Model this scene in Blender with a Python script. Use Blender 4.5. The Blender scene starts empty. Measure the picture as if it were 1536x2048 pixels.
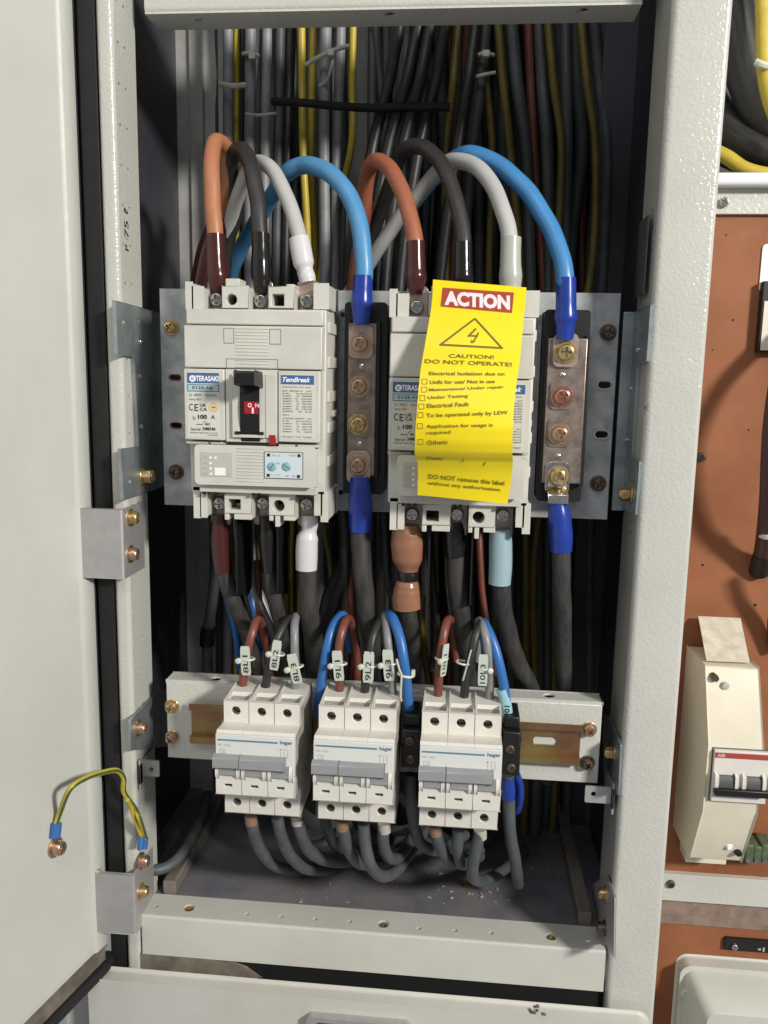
import bpy, math, random
from mathutils import Vector, Matrix
from mathutils.geometry import tessellate_polygon
random.seed(7)
S = 0.001                       # all lengths below are millimetres
sc = bpy.context.scene
COL = sc.collection

# ------------------------------------------------------------------ camera
PITCH, YAW, ROLL, F = 0.16346521, 0.09150205, 0.01860044, 1704.71
cp, sp = math.cos(PITCH), math.sin(PITCH)
fw = Vector((-math.sin(YAW)*cp, math.cos(YAW)*cp, -sp))
rt = Vector((math.cos(YAW), math.sin(YAW), 0)); up = rt.cross(fw)
cr, sr = math.cos(ROLL), math.sin(ROLL)
RT = rt*cr + up*sr; UP = -rt*sr + up*cr
cam = bpy.data.cameras.new('camera'); camo = bpy.data.objects.new('camera', cam); COL.objects.link(camo)
camo.matrix_world = Matrix(((RT.x, UP.x, -fw.x, 0), (RT.y, UP.y, -fw.y, 0), (RT.z, UP.z, -fw.z, 0), (0, 0, 0, 1)))
cam.sensor_fit = 'VERTICAL'; cam.sensor_height = 24; cam.lens = 24*F/2048
cam.clip_start = 0.01; cam.clip_end = 50
sc.camera = camo
# ------------------------------------------------------------------ light
w = bpy.data.worlds.new('World'); sc.world = w; w.use_nodes = True
w.node_tree.nodes['Background'].inputs[0].default_value = (0.93, 0.95, 1.0, 1)
w.node_tree.nodes['Background'].inputs[1].default_value = 0.25
def area(name, az, el, dist, sx, sy, power, col):
    l = bpy.data.lights.new(name, 'AREA'); l.shape = 'RECTANGLE'; l.size = sx; l.size_y = sy
    l.energy = power; l.color = col
    o = bpy.data.objects.new(name, l); COL.objects.link(o)
    t = Vector((-0.06, 0.58, -0.05))
    d = Vector((math.sin(az)*math.cos(el), -math.cos(az)*math.cos(el), math.sin(el)))
    o.location = t + d*dist
    o.rotation_euler = (-d).to_track_quat('-Z', 'Y').to_euler()
    return o
R_ = math.radians
area('key_lamp', R_(46), R_(21), 2.3, 0.30, 0.22, 58, (1.0, 0.965, 0.90))
area('fill_light', R_(-4), R_(46), 2.4, 1.2, 0.7, 9.5, (0.97, 0.98, 1.0))  # soft fill added to lift the shade, not a particular lamp
sc.view_settings.view_transform = 'Standard'; sc.view_settings.look = 'None'
sc.view_settings.exposure = 0.0; sc.view_settings.gamma = 1
sc.view_settings.use_curve_mapping = False
try: sc.cycles.max_bounces = 6
except Exception: pass

# ------------------------------------------------------------------ measuring: a point seen at (px,py) of the 1536x2048 picture on a known plane
def ray(px, py):
    return RT*((px-768)/F) - UP*((py-1024)/F) + fw
def P(px, py, Y):
    d = ray(px, py); return d*(Y/d.y)
def PX(px, py, X):
    d = ray(px, py); return d*(X/d.x)
def PZ(px, py, Z):
    d = ray(px, py); return d*(Z/d.z)

# ------------------------------------------------------------------ materials
MATS = {}
def mat(name, col, rough=0.5, metal=0.0, bump=0.0, bscale=600, var=0.0, vscale=60, col2=None, spec=0.5, coat=0.0, vor=False, emit=0, bdist=0.0005, alpha=1.0):
    if name in MATS: return MATS[name]
    m = bpy.data.materials.new(name); m.use_nodes = True; nt = m.node_tree; b = nt.nodes['Principled BSDF']
    b.inputs['Base Color'].default_value = (*col, 1); b.inputs['Roughness'].default_value = rough
    b.inputs['Metallic'].default_value = metal
    b.inputs['Specular IOR Level'].default_value = spec
    b.inputs['Coat Weight'].default_value = coat; b.inputs['Coat Roughness'].default_value = 0.12
    tc = nt.nodes.new('ShaderNodeTexCoord')
    if var > 0 or col2:
        n = nt.nodes.new('ShaderNodeTexVoronoi' if vor else 'ShaderNodeTexNoise'); n.inputs['Scale'].default_value = vscale
        if not vor: n.inputs['Detail'].default_value = 6; n.inputs['Roughness'].default_value = 0.62
        nt.links.new(tc.outputs['Object'], n.inputs['Vector'])
        r = nt.nodes.new('ShaderNodeValToRGB')
        c2 = col2 if col2 else tuple(c*(1-var) for c in col)
        r.color_ramp.elements[0].position = 0.36; r.color_ramp.elements[1].position = 0.62
        if vor: r.color_ramp.elements[0].position = 0.1; r.color_ramp.elements[1].position = 0.9
        r.color_ramp.elements[0].color = (*c2, 1); r.color_ramp.elements[1].color = (*col, 1)
        nt.links.new(n.outputs['Color' if vor else 'Fac'], r.inputs['Fac']); nt.links.new(r.outputs['Color'], b.inputs['Base Color'])
        mr = nt.nodes.new('ShaderNodeMapRange'); mr.inputs['To Min'].default_value = min(1, rough*1.25); mr.inputs['To Max'].default_value = rough*0.85
        nt.links.new(n.outputs['Color' if vor else 'Fac'], mr.inputs['Value']); nt.links.new(mr.outputs[0], b.inputs['Roughness'])
    if bump > 0:
        n2 = nt.nodes.new('ShaderNodeTexNoise'); n2.inputs['Scale'].default_value = bscale; n2.inputs['Detail'].default_value = 2
        nt.links.new(tc.outputs['Object'], n2.inputs['Vector'])
        bp = nt.nodes.new('ShaderNodeBump'); bp.inputs['Strength'].default_value = bump; bp.inputs['Distance'].default_value = bdist
        nt.links.new(n2.outputs['Fac'], bp.inputs['Height']); nt.links.new(bp.outputs['Normal'], b.inputs['Normal'])
        if coat: nt.links.new(bp.outputs['Normal'], b.inputs['Coat Normal'])
    if emit:
        b.inputs['Emission Color'].default_value = (*col, 1); b.inputs['Emission Strength'].default_value = emit
    MATS[name] = m; return m
PAINT = mat('grey_white_paint', (0.56, 0.555, 0.505), 0.30, bump=0.55, bscale=420, var=0.05, vscale=18, bdist=0.0006)
SMOOTH = mat('door_paint', (0.55, 0.552, 0.505), 0.36, bump=0.28, bscale=260, var=0.09, vscale=7, bdist=0.0005)
FRAMEP = mat('frame_paint', (0.535, 0.53, 0.485), 0.15, bump=0.95, bscale=520, var=0.05, vscale=20, bdist=0.0004)
SILLP = mat('dusty_paint', (0.56, 0.555, 0.505), 0.42, bump=0.2, bscale=300, col2=(0.51, 0.50, 0.45), vscale=14, bdist=0.0004)
DIRT = mat('grimy_paint', (0.20, 0.17, 0.135), 0.8, col2=(0.11, 0.09, 0.07), vscale=60, bump=0.3, bscale=500)
DARKP = mat('dark_panel_and_shade', (0.05, 0.052, 0.066), 0.55, var=0.35, vscale=12)  # dark panel colour; also paints shade in the right interior and under sill holes
FLOORM = mat('dusty_floor_plate', (0.18, 0.165, 0.17), 0.8, col2=(0.105, 0.105, 0.13), vscale=22, bump=0.3, bscale=900)
GALV = mat('galvanised_steel', (0.52, 0.535, 0.54), 0.42, metal=0.4, col2=(0.32, 0.33, 0.34), vscale=55, bump=0.08, bscale=200)
GALVB = mat('back_galvanised', (0.50, 0.50, 0.47), 0.5, metal=0.25, var=0.25, vscale=35, bump=0.1)
ZINC = mat('blue_zinc_steel', (0.46, 0.51, 0.52), 0.34, metal=0.7, col2=(0.28, 0.33, 0.34), vscale=40, bump=0.06, bscale=250)
ALU = mat('hinge_alloy', (0.52, 0.505, 0.50), 0.48, metal=0.6, var=0.12, vscale=90, bump=0.12, bscale=1500, bdist=0.0002)
BRASS = mat('yellow_passivated_steel', (0.74, 0.60, 0.30), 0.27, metal=0.85, col2=(0.44, 0.28, 0.14), vscale=260)
COPPER = mat('copper_toned_steel', (0.62, 0.41, 0.29), 0.27, metal=0.88, col2=(0.52, 0.36, 0.24), vscale=260)
DULLS = mat('dull_screw', (0.20, 0.15, 0.12), 0.4, metal=0.8, var=0.3, vscale=300)
CHROME = mat('bright_plated_screw', (0.62, 0.60, 0.57), 0.2, metal=1.0, var=0.25, vscale=300)
DULLC = mat('dull_steel_screw', (0.30, 0.27, 0.24), 0.35, metal=0.9, var=0.3, vscale=300)
RAIL = mat('din_rail_plating', (0.46, 0.36, 0.15), 0.28, metal=0.85, col2=(0.34, 0.17, 0.10), vscale=28)
TIN = mat('tarnished_busbar', (0.40, 0.325, 0.28), 0.3, metal=0.65, col2=(0.22, 0.165, 0.14), vscale=110)
LUGM = mat('tinned_copper_lug', (0.55, 0.40, 0.33), 0.34, metal=0.75, col2=(0.5, 0.42, 0.36), vscale=200)
CREAM = mat('cream_plastic', (0.60, 0.59, 0.535), 0.46, bump=0.15, bscale=1600, var=0.10, vscale=38, bdist=0.0002)
CREAM2 = mat('warm_cream_plastic', (0.70, 0.675, 0.615), 0.42, bump=0.08, bscale=1500, var=0.07, vscale=55, bdist=0.0002)
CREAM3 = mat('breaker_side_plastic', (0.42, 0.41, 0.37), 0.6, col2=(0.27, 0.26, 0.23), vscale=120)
IVORY = mat('ivory_enclosure', (0.74, 0.68, 0.54), 0.35, var=0.08, vscale=30, bump=0.05)
DUSTY = mat('dusty_plastic', (0.40, 0.385, 0.34), 0.8, col2=(0.27, 0.25, 0.22), vscale=160, bump=0.2, bscale=1200)
BLACK = mat('black_plastic', (0.009, 0.009, 0.0095), 0.42, var=0.3, vscale=90)
RUBBER = mat('black_rubber', (0.010, 0.010, 0.011), 0.6, var=0.4, vscale=60)
GROOVE = mat('shadow_gap', (0.10, 0.098, 0.085), 0.8)
BWIRE = mat('black_cable_jacket', (0.030, 0.029, 0.029), 0.42, var=0.35, vscale=200, bump=0.1)
DUSTJ = mat('dust_streaked_jacket', (0.052, 0.048, 0.045), 0.55, col2=(0.024, 0.023, 0.023), vscale=260, bump=0.15, bscale=900)
for n_ in DUSTJ.node_tree.nodes:
    if n_.type == 'TEX_NOISE' and abs(n_.inputs['Scale'].default_value-260) < 1:
        mp_ = DUSTJ.node_tree.nodes.new('ShaderNodeMapping'); mp_.inputs['Scale'].default_value = (1, 1, 0.05)
        l_ = n_.inputs['Vector'].links[0].from_socket; DUSTJ.node_tree.links.new(l_, mp_.inputs['Vector']); DUSTJ.node_tree.links.new(mp_.outputs[0], n_.inputs['Vector'])
BGLOSS = mat('black_heat_shrink', (0.012, 0.011, 0.011), 0.16)
GREYW = mat('light_grey_insulation', (0.46, 0.455, 0.44), 0.42, var=0.08, vscale=60)
GWIRE = mat('grey_insulation', (0.235, 0.24, 0.25), 0.36, var=0.2, vscale=90)
DGREY = mat('dark_grey_sheath', (0.082, 0.092, 0.095), 0.5, var=0.3, vscale=70)
ORANGE = mat('orange_brown_insulation', (0.44, 0.175, 0.085), 0.42, var=0.12, vscale=60)
BROWN = mat('brown_insulation', (0.20, 0.062, 0.042), 0.34, var=0.2, vscale=80)
DBROWN = mat('maroon_heat_shrink', (0.06, 0.016, 0.015), 0.16)
TAN = mat('tan_heat_shrink', (0.29, 0.135, 0.08), 0.24, var=0.1)
LBLUE = mat('light_blue_insulation', (0.085, 0.28, 0.52), 0.36, var=0.1, vscale=60)
BLUEW = mat('blue_insulation', (0.035, 0.15, 0.42), 0.34, var=0.12, vscale=60)
NAVY = mat('royal_blue_sleeve', (0.016, 0.045, 0.30), 0.22, var=0.1)
WSLV = mat('white_sleeve', (0.62, 0.60, 0.60), 0.26)
GSLV = mat('grey_green_sleeve', (0.40, 0.41, 0.37), 0.32)
CSLV = mat('pale_cyan_sleeve', (0.30, 0.42, 0.46), 0.42)
YEL = mat('yellow_insulation', (0.55, 0.42, 0.045), 0.38, var=0.15, vscale=80)
YELD = mat('shaded_ochre_insulation', (0.15, 0.115, 0.02), 0.42, var=0.3, vscale=80)  # yellow insulation darkened, with the shade of the interior put into its colour
GRN = mat('green_stripe', (0.055, 0.11, 0.03), 0.42)
LIME = mat('lime_stripe', (0.28, 0.46, 0.03), 0.4)
NYLON = mat('natural_nylon', (0.60, 0.60, 0.50), 0.38)
MARKW = mat('marker_card', (0.52, 0.56, 0.50), 0.42, var=0.05)
INK = mat('black_ink', (0.02, 0.02, 0.022), 0.5)
INKG = mat('grey_ink', (0.16, 0.16, 0.16), 0.6)
INKL = mat('light_grey_ink', (0.36, 0.37, 0.36), 0.6)
REDINK = mat('dark_red_ink', (0.22, 0.03, 0.025), 0.5)
LABELW = mat('paper_label', (0.63, 0.625, 0.56), 0.5, var=0.03)
LABELB = mat('pale_blue_label', (0.58, 0.66, 0.69), 0.45)
LBHEAD = mat('blue_label_header', (0.055, 0.13, 0.30), 0.4)
CYANB = mat('cyan_label_box', (0.38, 0.55, 0.58), 0.45)
WHITE = mat('white_print', (0.86, 0.87, 0.88), 0.4)
REDM = mat('red_plastic', (0.30, 0.02, 0.02), 0.35)
REDP = mat('bright_red_plate', (0.40, 0.012, 0.02), 0.35)
GTOG = mat('grey_toggle', (0.29, 0.295, 0.305), 0.42, var=0.06)
DTOG = mat('dark_grey_toggle', (0.06, 0.06, 0.065), 0.45)
TAGY = mat('yellow_tag_vinyl', (0.86, 0.68, 0.012), 0.33, var=0.03, vscale=20)
TAGR = mat('brick_red_print', (0.38, 0.06, 0.035), 0.4)
TAGINK = mat('tag_ink', (0.16, 0.13, 0.012), 0.45)
WOOD = mat('red_brown_board', (0.31, 0.122, 0.056), 0.6, col2=(0.225, 0.08, 0.034), vscale=9, bump=0.06, bscale=500, spec=0.25)
LEDGE = mat('dusty_ledge', (0.27, 0.20, 0.16), 0.8, col2=(0.19, 0.13, 0.10), vscale=80, bump=0.2)
WBEAM = mat('white_enamel', (0.74, 0.76, 0.79), 0.22)
GBOX = mat('grey_junction_box', (0.56, 0.565, 0.51), 0.45, var=0.05, vscale=30, bump=0.08, bscale=800)
GREENT = mat('green_terminal', (0.10, 0.14, 0.08), 0.5, var=0.4, vscale=200)
DIAL = mat('blue_dial', (0.24, 0.42, 0.50), 0.4)
DUSTY2 = mat('brown_grey_rail', (0.20, 0.17, 0.145), 0.7, var=0.3, vscale=60)
FERR = mat('dusty_brown_sleeve', (0.24, 0.15, 0.10), 0.6)
DWHT = mat('dusty_white_sleeve', (0.42, 0.39, 0.34), 0.6)
GREYT = mat('dusty_clear_strand', (0.22, 0.20, 0.175), 0.35, var=0.4, vscale=200)
BITS = mat('copper_and_plastic_bits', (0.55, 0.52, 0.42), 0.5, col2=(0.3, 0.25, 0.15), vscale=500)

# ------------------------------------------------------------------ mesh builder
class MB:
    def __init__(s): s.v = []; s.f = []; s.m = []
    def add(s, vs, fs, mi=0):
        o = len(s.v); s.v += [Vector(v) for v in vs]
        for f in fs: s.f.append([i+o for i in f]); s.m.append(mi)
        return s
    def box(s, x0, x1, y0, y1, z0, z1, mi=0):
        if x0 > x1: x0, x1 = x1, x0
        if y0 > y1: y0, y1 = y1, y0
        if z0 > z1: z0, z1 = z1, z0
        vs = [(x, y, z) for x in (x0, x1) for y in (y0, y1) for z in (z0, z1)]
        return s.add(vs, [(0,1,3,2),(4,6,7,5),(0,4,5,1),(2,3,7,6),(0,2,6,4),(1,5,7,3)], mi)
    def bpx(s, a, b, c, d, Y0, Y1, mi=0):          # axis-aligned box whose front face runs from picture corner (a,b) to (c,d) on plane Y0
        p = P(a, b, Y0); q = P(c, d, Y0)
        return s.box(p.x, q.x, Y0, Y1, q.z, p.z, mi)
    def prism(s, pts, axis, a0, a1, holes=(), mi=0):
        def m3(u, v, a): return {'x': (a, u, v), 'y': (u, a, v), 'z': (u, v, a)}[axis]
        loops = [list(pts)] + [list(h) for h in holes]
        flat = [p for l in loops for p in l]
        tris = tessellate_polygon([[Vector((p[0], p[1], 0)) for p in l] for l in loops])
        n = len(flat)
        vs = [m3(p[0], p[1], a0) for p in flat] + [m3(p[0], p[1], a1) for p in flat]
        fs = [tuple(t) for t in tris] + [tuple(i+n for i in reversed(t)) for t in tris]
        if not holes: fs = [tuple(range(n)), tuple(range(2*n-1, n-1, -1))]
        k = 0
        for l in loops:
            L = len(l)
            for i in range(L):
                j = (i+1) % L; fs.append((k+i, k+j, k+j+n, k+i+n))
            k += L
        return s.add(vs, fs, mi)
    def cyl(s, c, ax, r, h, n=20, r2=None, mi=0, cap=True):   # from c along unit ax, length h
        ax = Vector(ax).normalized(); t = ax.orthogonal().normalized(); b = ax.cross(t); c = Vector(c)
        if r2 is None: r2 = r
        vs = []
        for k, rr in ((0, r), (h, r2)):
            for i in range(n):
                a = 2*math.pi*i/n; vs.append(c + ax*k + (t*math.cos(a)+b*math.sin(a))*rr)
        fs = [(i, (i+1) % n, (i+1) % n+n, i+n) for i in range(n)]
        if cap: fs += [tuple(range(n))[::-1], tuple(range(n, 2*n))]
        return s.add(vs, fs, mi)
    def lathe(s, c, ax, prof, n=24, mi=0):
        ax = Vector(ax).normalized(); t = ax.orthogonal().normalized(); b = ax.cross(t); c = Vector(c)
        vs = []
        for r, h in prof:
            for i in range(n):
                a = 2*math.pi*i/n; vs.append(c + ax*h + (t*math.cos(a)+b*math.sin(a))*max(r, 0.001))
        fs = []
        for k in range(len(prof)-1):
            for i in range(n): fs.append((k*n+i, k*n+(i+1) % n, (k+1)*n+(i+1) % n, (k+1)*n+i))
        fs += [tuple(range(n))[::-1], tuple(range((len(prof)-1)*n, len(prof)*n))]
        return s.add(vs, fs, mi)
    def tube(s, pts, r, n=14, stripe=None, twist=0.0, steps=7, mi=0, raw=False):
        pts = [Vector(p) for p in pts]
        path = pts if raw else catmull(pts, steps)
        m = len(path); rs = r if callable(r) else (lambda t: r)
        T = (path[1]-path[0]).normalized(); N = T.orthogonal().normalized()
        o = len(s.v)
        for k, p in enumerate(path):
            Tn = (path[min(k+1, m-1)]-path[max(k-1, 0)])
            if Tn.length < 1e-9: Tn = T
            Tn = Tn.normalized(); q = T.rotation_difference(Tn); N = q @ N; T = Tn
            N = (N - T*N.dot(T)).normalized(); B = T.cross(N); rr = rs(k/(m-1))
            for i in range(n):
                a = 2*math.pi*i/n + twist*k
                s.v.append(p + (N*math.cos(a)+B*math.sin(a))*rr)
        for k in range(m-1):
            for i in range(n):
                j = (i+1) % n
                s.f.append([o+k*n+i, o+k*n+j, o+(k+1)*n+j, o+(k+1)*n+i]); s.m.append(1 if stripe and i in stripe else mi)
        s.f.append([o+i for i in range(n)][::-1]); s.m.append(mi)
        s.f.append([o+(m-1)*n+i for i in range(n)]); s.m.append(mi)
        return s
    def build(s, name, mats, parent=None, bevel=0, seg=2, angle=38, label=None, origin=None, stuff=False, smooth=True):
        if not isinstance(mats, (list, tuple)): mats = [mats]
        if origin is None:
            if parent is not None: origin = WO[parent.name]
            else:
                lo = Vector([min(v[i] for v in s.v) for i in range(3)]); hi = Vector([max(v[i] for v in s.v) for i in range(3)])
                origin = Vector(((lo.x+hi.x)/2, (lo.y+hi.y)/2, lo.z))
        me = bpy.data.meshes.new(name)
        me.from_pydata([(v-origin)*S for v in s.v], [], s.f); me.validate()
        for m in mats: me.materials.append(m)
        if len(me.polygons) == len(s.m): me.polygons.foreach_set('material_index', s.m)
        if smooth:
            me.polygons.foreach_set('use_smooth', [True]*len(me.polygons)); me.update()
            me.set_sharp_from_angle(angle=math.radians(angle))
        o = bpy.data.objects.new(name, me); COL.objects.link(o)
        WO[o.name] = origin
        if parent is not None:
            o.parent = parent; o.location = (origin-WO[parent.name])*S
        else: o.location = origin*S
        if bevel:
            bv = o.modifiers.new('bevel', 'BEVEL'); bv.width = bevel*S; bv.segments = seg; bv.limit_method = 'ANGLE'; bv.angle_limit = math.radians(40)
            bv.harden_normals = False
        if label: o['label'] = label
        if stuff: o['kind'] = 'stuff'
        return o
WO = {}
def catmull(p, steps):
    if len(p) < 3: return [p[0].lerp(p[-1], i/steps) for i in range(steps+1)]
    q = [p[0]*2-p[1]] + p + [p[-1]*2-p[-2]]; out = []
    for i in range(1, len(q)-2):
        a, b, c, d = q[i-1], q[i], q[i+1], q[i+2]
        for k in range(steps):
            t = k/steps
            out.append(0.5*((b*2)+(c-a)*t+(a*2-b*5+c*4-d)*t*t+(b*3-a-c*3+d)*t**3))
    out.append(p[-1]); return out
def tag(o, label, cat, group=None):
    o['label'] = label; o['category'] = cat
    if group: o['group'] = group
    return o
def thing(name, label, cat, loc, group=None):
    o = bpy.data.objects.new(name, None); COL.objects.link(o); o.location = Vector(loc)*S; o.empty_display_size = 0.01
    WO[o.name] = Vector(loc); return tag(o, label, cat, group)
def copy_tree(o, parent=None):
    c = o.copy(); COL.objects.link(c); c.parent = parent; WO[c.name] = WO[o.name]
    for ch in list(o.children): copy_tree(ch, c)
    return c
_T = {}
def text2d(st, bold=0.0, shear=0.0):
    k = (st, bold, shear)
    if k not in _T:
        cu = bpy.data.curves.new('txt', 'FONT'); cu.body = st; cu.offset = bold; cu.shear = shear; cu.resolution_u = 3
        ob = bpy.data.objects.new('txt', cu)
        me = bpy.data.meshes.new_from_object(ob)
        vs = [(v.co.x, v.co.y) for v in me.vertices]; fs = [tuple(p.vertices) for p in me.polygons]
        bpy.data.objects.remove(ob); bpy.data.curves.remove(cu); bpy.data.meshes.remove(me)
        x0 = min(v[0] for v in vs); x1 = max(v[0] for v in vs); y0 = min(v[1] for v in vs); y1 = max(v[1] for v in vs)
        _T[k] = ([((x-x0)/(x1-x0), (y-y0)/(y1-y0)) for x, y in vs], fs)
    return _T[k]
def text(mb, st, fn, bold=0.0, shear=0.0, mi=0):       # fn(u,v) -> point
    vs, fs = text2d(st, bold, shear); mb.add([fn(u, v) for u, v in vs], fs, mi)
def tpx(mb, st, a, b, c, d, Y, bold=0.0, shear=0.0, mi=0):   # text filling picture box (a,b)-(c,d) on plane Y
    p = P(a, b, Y); q = P(c, d, Y)
    text(mb, st, lambda u, v: (p.x+(q.x-p.x)*u, Y, q.z+(p.z-q.z)*v), bold, shear, mi)
def circ(u, v, r, n=14): return [(u+r*math.cos(2*math.pi*i/n), v+r*math.sin(2*math.pi*i/n)) for i in range(n)]
def caps(u, v, w, h, n=8):   # horizontal stadium
    r = h/2; c = w/2-r
    return [(u+c+r*math.cos(a), v+r*math.sin(a)) for a in [(-0.5+i/n)*math.pi for i in range(n+1)]] + [(u-c+r*math.cos(a), v+r*math.sin(a)) for a in [(0.5+i/n)*math.pi for i in range(n+1)]]
def rrect(u0, u1, v0, v1, r, n=5):
    out = []
    for cx, cy, a0 in ((u1-r, v1-r, 0), (u0+r, v1-r, 1), (u0+r, v0+r, 2), (u1-r, v0+r, 3)):
        for i in range(n+1):
            a = (a0+i/n)*math.pi/2; out.append((cx+r*math.cos(a), cy+r*math.sin(a)))
    return out
def screw(c, ax, r, m, parent, name='screw', washer=True, h=None, hexh=False, slot=0.62, rot=0.3, top=None):
    # pan head with a real cross recess, seated at c, facing along ax
    ax = Vector(ax).normalized(); t0 = ax.orthogonal().normalized(); b0 = ax.cross(t0)
    t = t0*math.cos(rot)+b0*math.sin(rot); b = ax.cross(t); c = Vector(c); mb = MB()
    h = h if h else r*0.75; z0 = 0
    if washer:
        mb.lathe(c, ax, [(r*1.38, 0), (r*1.38, r*0.14), (r*1.30, r*0.2), (0.1, r*0.2)], 28); z0 = r*0.2
    if hexh:
        pr = [c+ax*z0+(t*math.cos(math.pi/3*i)+b*math.sin(math.pi/3*i))*r*1.02 for i in range(6)]
        mb.add(pr+[p+ax*h for p in pr], [tuple(range(6))[::-1]]+[(i, (i+1) % 6, (i+1) % 6+6, i+6) for i in range(6)]+[tuple(range(6, 12))])
        mb.lathe(c+ax*(z0+h), ax, [(r*0.8, 0), (r*0.62, r*0.25), (0.05, r*0.25)], 20); return mb.build(name, m, parent, bevel=r*0.06, label=top)
    NR, NA = 15, 56; vs = []; fs = []
    for i in range(NR+1):
        rr = r*i/NR
        for k in range(NA):
            a = 2*math.pi*k/NA; x = rr*math.cos(a); y = rr*math.sin(a)
            e = max(0, (rr/r-0.72)/0.28); z = h*(1-0.05*(rr/r)**2) - h*0.45*e**3
            w_ = r*0.13; L = r*slot
            if (abs(x) < w_ and abs(y) < L) or (abs(y) < w_ and abs(x) < L) or rr < r*0.24: z = h*0.35 + 0.25*h*(rr/r)
            vs.append(c+ax*(z0+z)+t*x+b*y)
    for i in range(NR):
        for k in range(NA):
            j = (k+1) % NA; fs.append((i*NA+k, (i+1)*NA+k, (i+1)*NA+j, i*NA+j))
    mb.add(vs, fs); mb.cyl(c+ax*z0, ax, r, h*0.5, 28)
    return mb.build(name, m, parent, angle=30, label=top)

exec_parts = []
# ================================================================== THE CABINET
cab = thing('electrical_cabinet', 'open light grey steel electrical cabinet holding the breakers, its door swung to the left', 'cabinet', (-60, 680, -470))
ZB, ZT = -640, 520
# left post: rounded front edge + perforated inner flange
def arc(cx, cy, r, a0, a1, n=6): return [(cx+r*math.cos(math.radians(a0+(a1-a0)*i/n)), cy+r*math.sin(math.radians(a0+(a1-a0)*i/n))) for i in range(n+1)]
mb = MB()
mb.prism([(-240, 600), (-240, 562.5)] + arc(-236.5, 563.5, 3.5, 180, 270) + arc(-232.5, 563.5, 3.5, 270, 360) + [(-229, 565), (-230.5, 565), (-230.5, 564)] + arc(-232.5, 564, 2, 0, -90) + [(-237, 562), (-238.5, 600)], 'z', -470, ZT)
mb.build('post', FRAMEP, cab)
mb = MB(); yA = max(568.6, PX(222, 239, -229).y); yB = PX(254, 261, -229).y; holes = []
zz = PX(222, 239, -229).z; zb = PX(254, 261, -229).z
Z0, Z1 = -430, ZT
for k in range(-30, 14):
    for (yy, z_) in ((yA, zz+25*k), (yB, zb+25*k)):
        if Z0+4 < z_ < Z1-4: holes.append((yy, z_))
# cell by cell so each hole is a real hole
def cells(mb, u0, u1, v0, v1, hs, r, axis, a0, a1):
    hs = sorted(hs, key=lambda h: h[1]); v = v0
    for i, h in enumerate(hs):
        top = v1 if i == len(hs)-1 else (h[1]+hs[i+1][1])/2
        ang = sorted([2*math.pi*k_/16 for k_ in range(16)] + [math.atan2(cv-h[1], cu-h[0]) % (2*math.pi) for cu in (u0, u1) for cv in (v, top)])
        n_ = len(ang); inn = []; out = []
        for t_ in ang:
            ca, sa = math.cos(t_), math.sin(t_); k_ = 1e9
            if ca > 1e-9: k_ = min(k_, (u1-h[0])/ca)
            if ca < -1e-9: k_ = min(k_, (u0-h[0])/ca)
            if sa > 1e-9: k_ = min(k_, (top-h[1])/sa)
            if sa < -1e-9: k_ = min(k_, (v-h[1])/sa)
            inn.append((h[0]+r*ca, h[1]+r*sa)); out.append((h[0]+k_*ca, h[1]+k_*sa))
        vs = [(a_, q[0], q[1]) for a_ in (a0, a1) for q in inn+out]; fs = []
        for i_ in range(n_):
            j_ = (i_+1) % n_; fs += [(i_, j_, n_+j_, n_+i_), (2*n_+i_, 3*n_+i_, 3*n_+j_, 2*n_+j_), (i_, 2*n_+i_, 2*n_+j_, j_)]
        mb.add(vs, fs); v = top
ym = (yA+yB)/2
cells(mb, 565, ym, Z0, Z1, [h for h in holes if h[0] < ym], 1.7, 'x', -230.5, -229)
cells(mb, ym, 597, Z0, Z1, [h for h in holes if h[0] > ym], 1.7, 'x', -230.5, -229)
mb.box(-245, -229, 597, 598.5, -440, ZT); mb.box(-234, -232.5, 566, 597, -440, ZT)  # second box is added behind the holes so they look less dark
mb.build('perforated_flange', PAINT, cab, smooth=False)
# handwriting on the flange
mb = MB()
def wr(cx, cy, st, h, wd):
    c0 = PX(cx, cy, -228.9); c0.y = max(c0.y, 573.5)
    text(mb, st, lambda u, v: (-228.85, c0.y+(v-0.5)*h*-1, c0.z+(u-0.5)*wd), 0.01)
wr(237, 415, '?', 7, 4); wr(233, 450, '75', 7, 11); wr(239, 490, 'P', 6, 4); wr(241, 418, '-', 1, 3); wr(234, 470, '.', 1, 1.5)
mb.build('handwriting', INK, cab)
# left side panel
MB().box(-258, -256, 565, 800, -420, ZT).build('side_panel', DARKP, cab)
# right post
mb = MB()
mb.prism([(114.6, 610), (114.6, 565)] + arc(119.1, 564.5, 4.5, 180, 270, 7) + arc(146.1, 563.5, 3.5, 270, 360) + [(149.6, 800), (148.1, 800), (148.1, 565)] + arc(145.6, 564, 2.5, 0, -90) + arc(119.6, 565, 3.5, 270, 180) + [(116.1, 610)], 'z', -640, ZT)
mb.build('post', FRAMEP, cab)
mb = MB(); mb.box(126, 127.5, 612, 800, -420, ZT); mb.box(116, 127, 610, 611.5, -420, ZT); mb.build('side_panel', DARKP, cab)  # right interior shade is put into the dark colour
# small holes marks on the right flange
mb = MB()
for (px_, py_) in ((1307, 455), (1304, 500), (1264, 1040), (1262, 1065), (1306, 420), (1290, 815)):
    c0 = PX(px_, py_, 114.6); MB().cyl((114.7, c0.y, c0.z), (-1, 0, 0), 1.3, 0.3, 10).build('screw_hole', GROOVE, cab)
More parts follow.
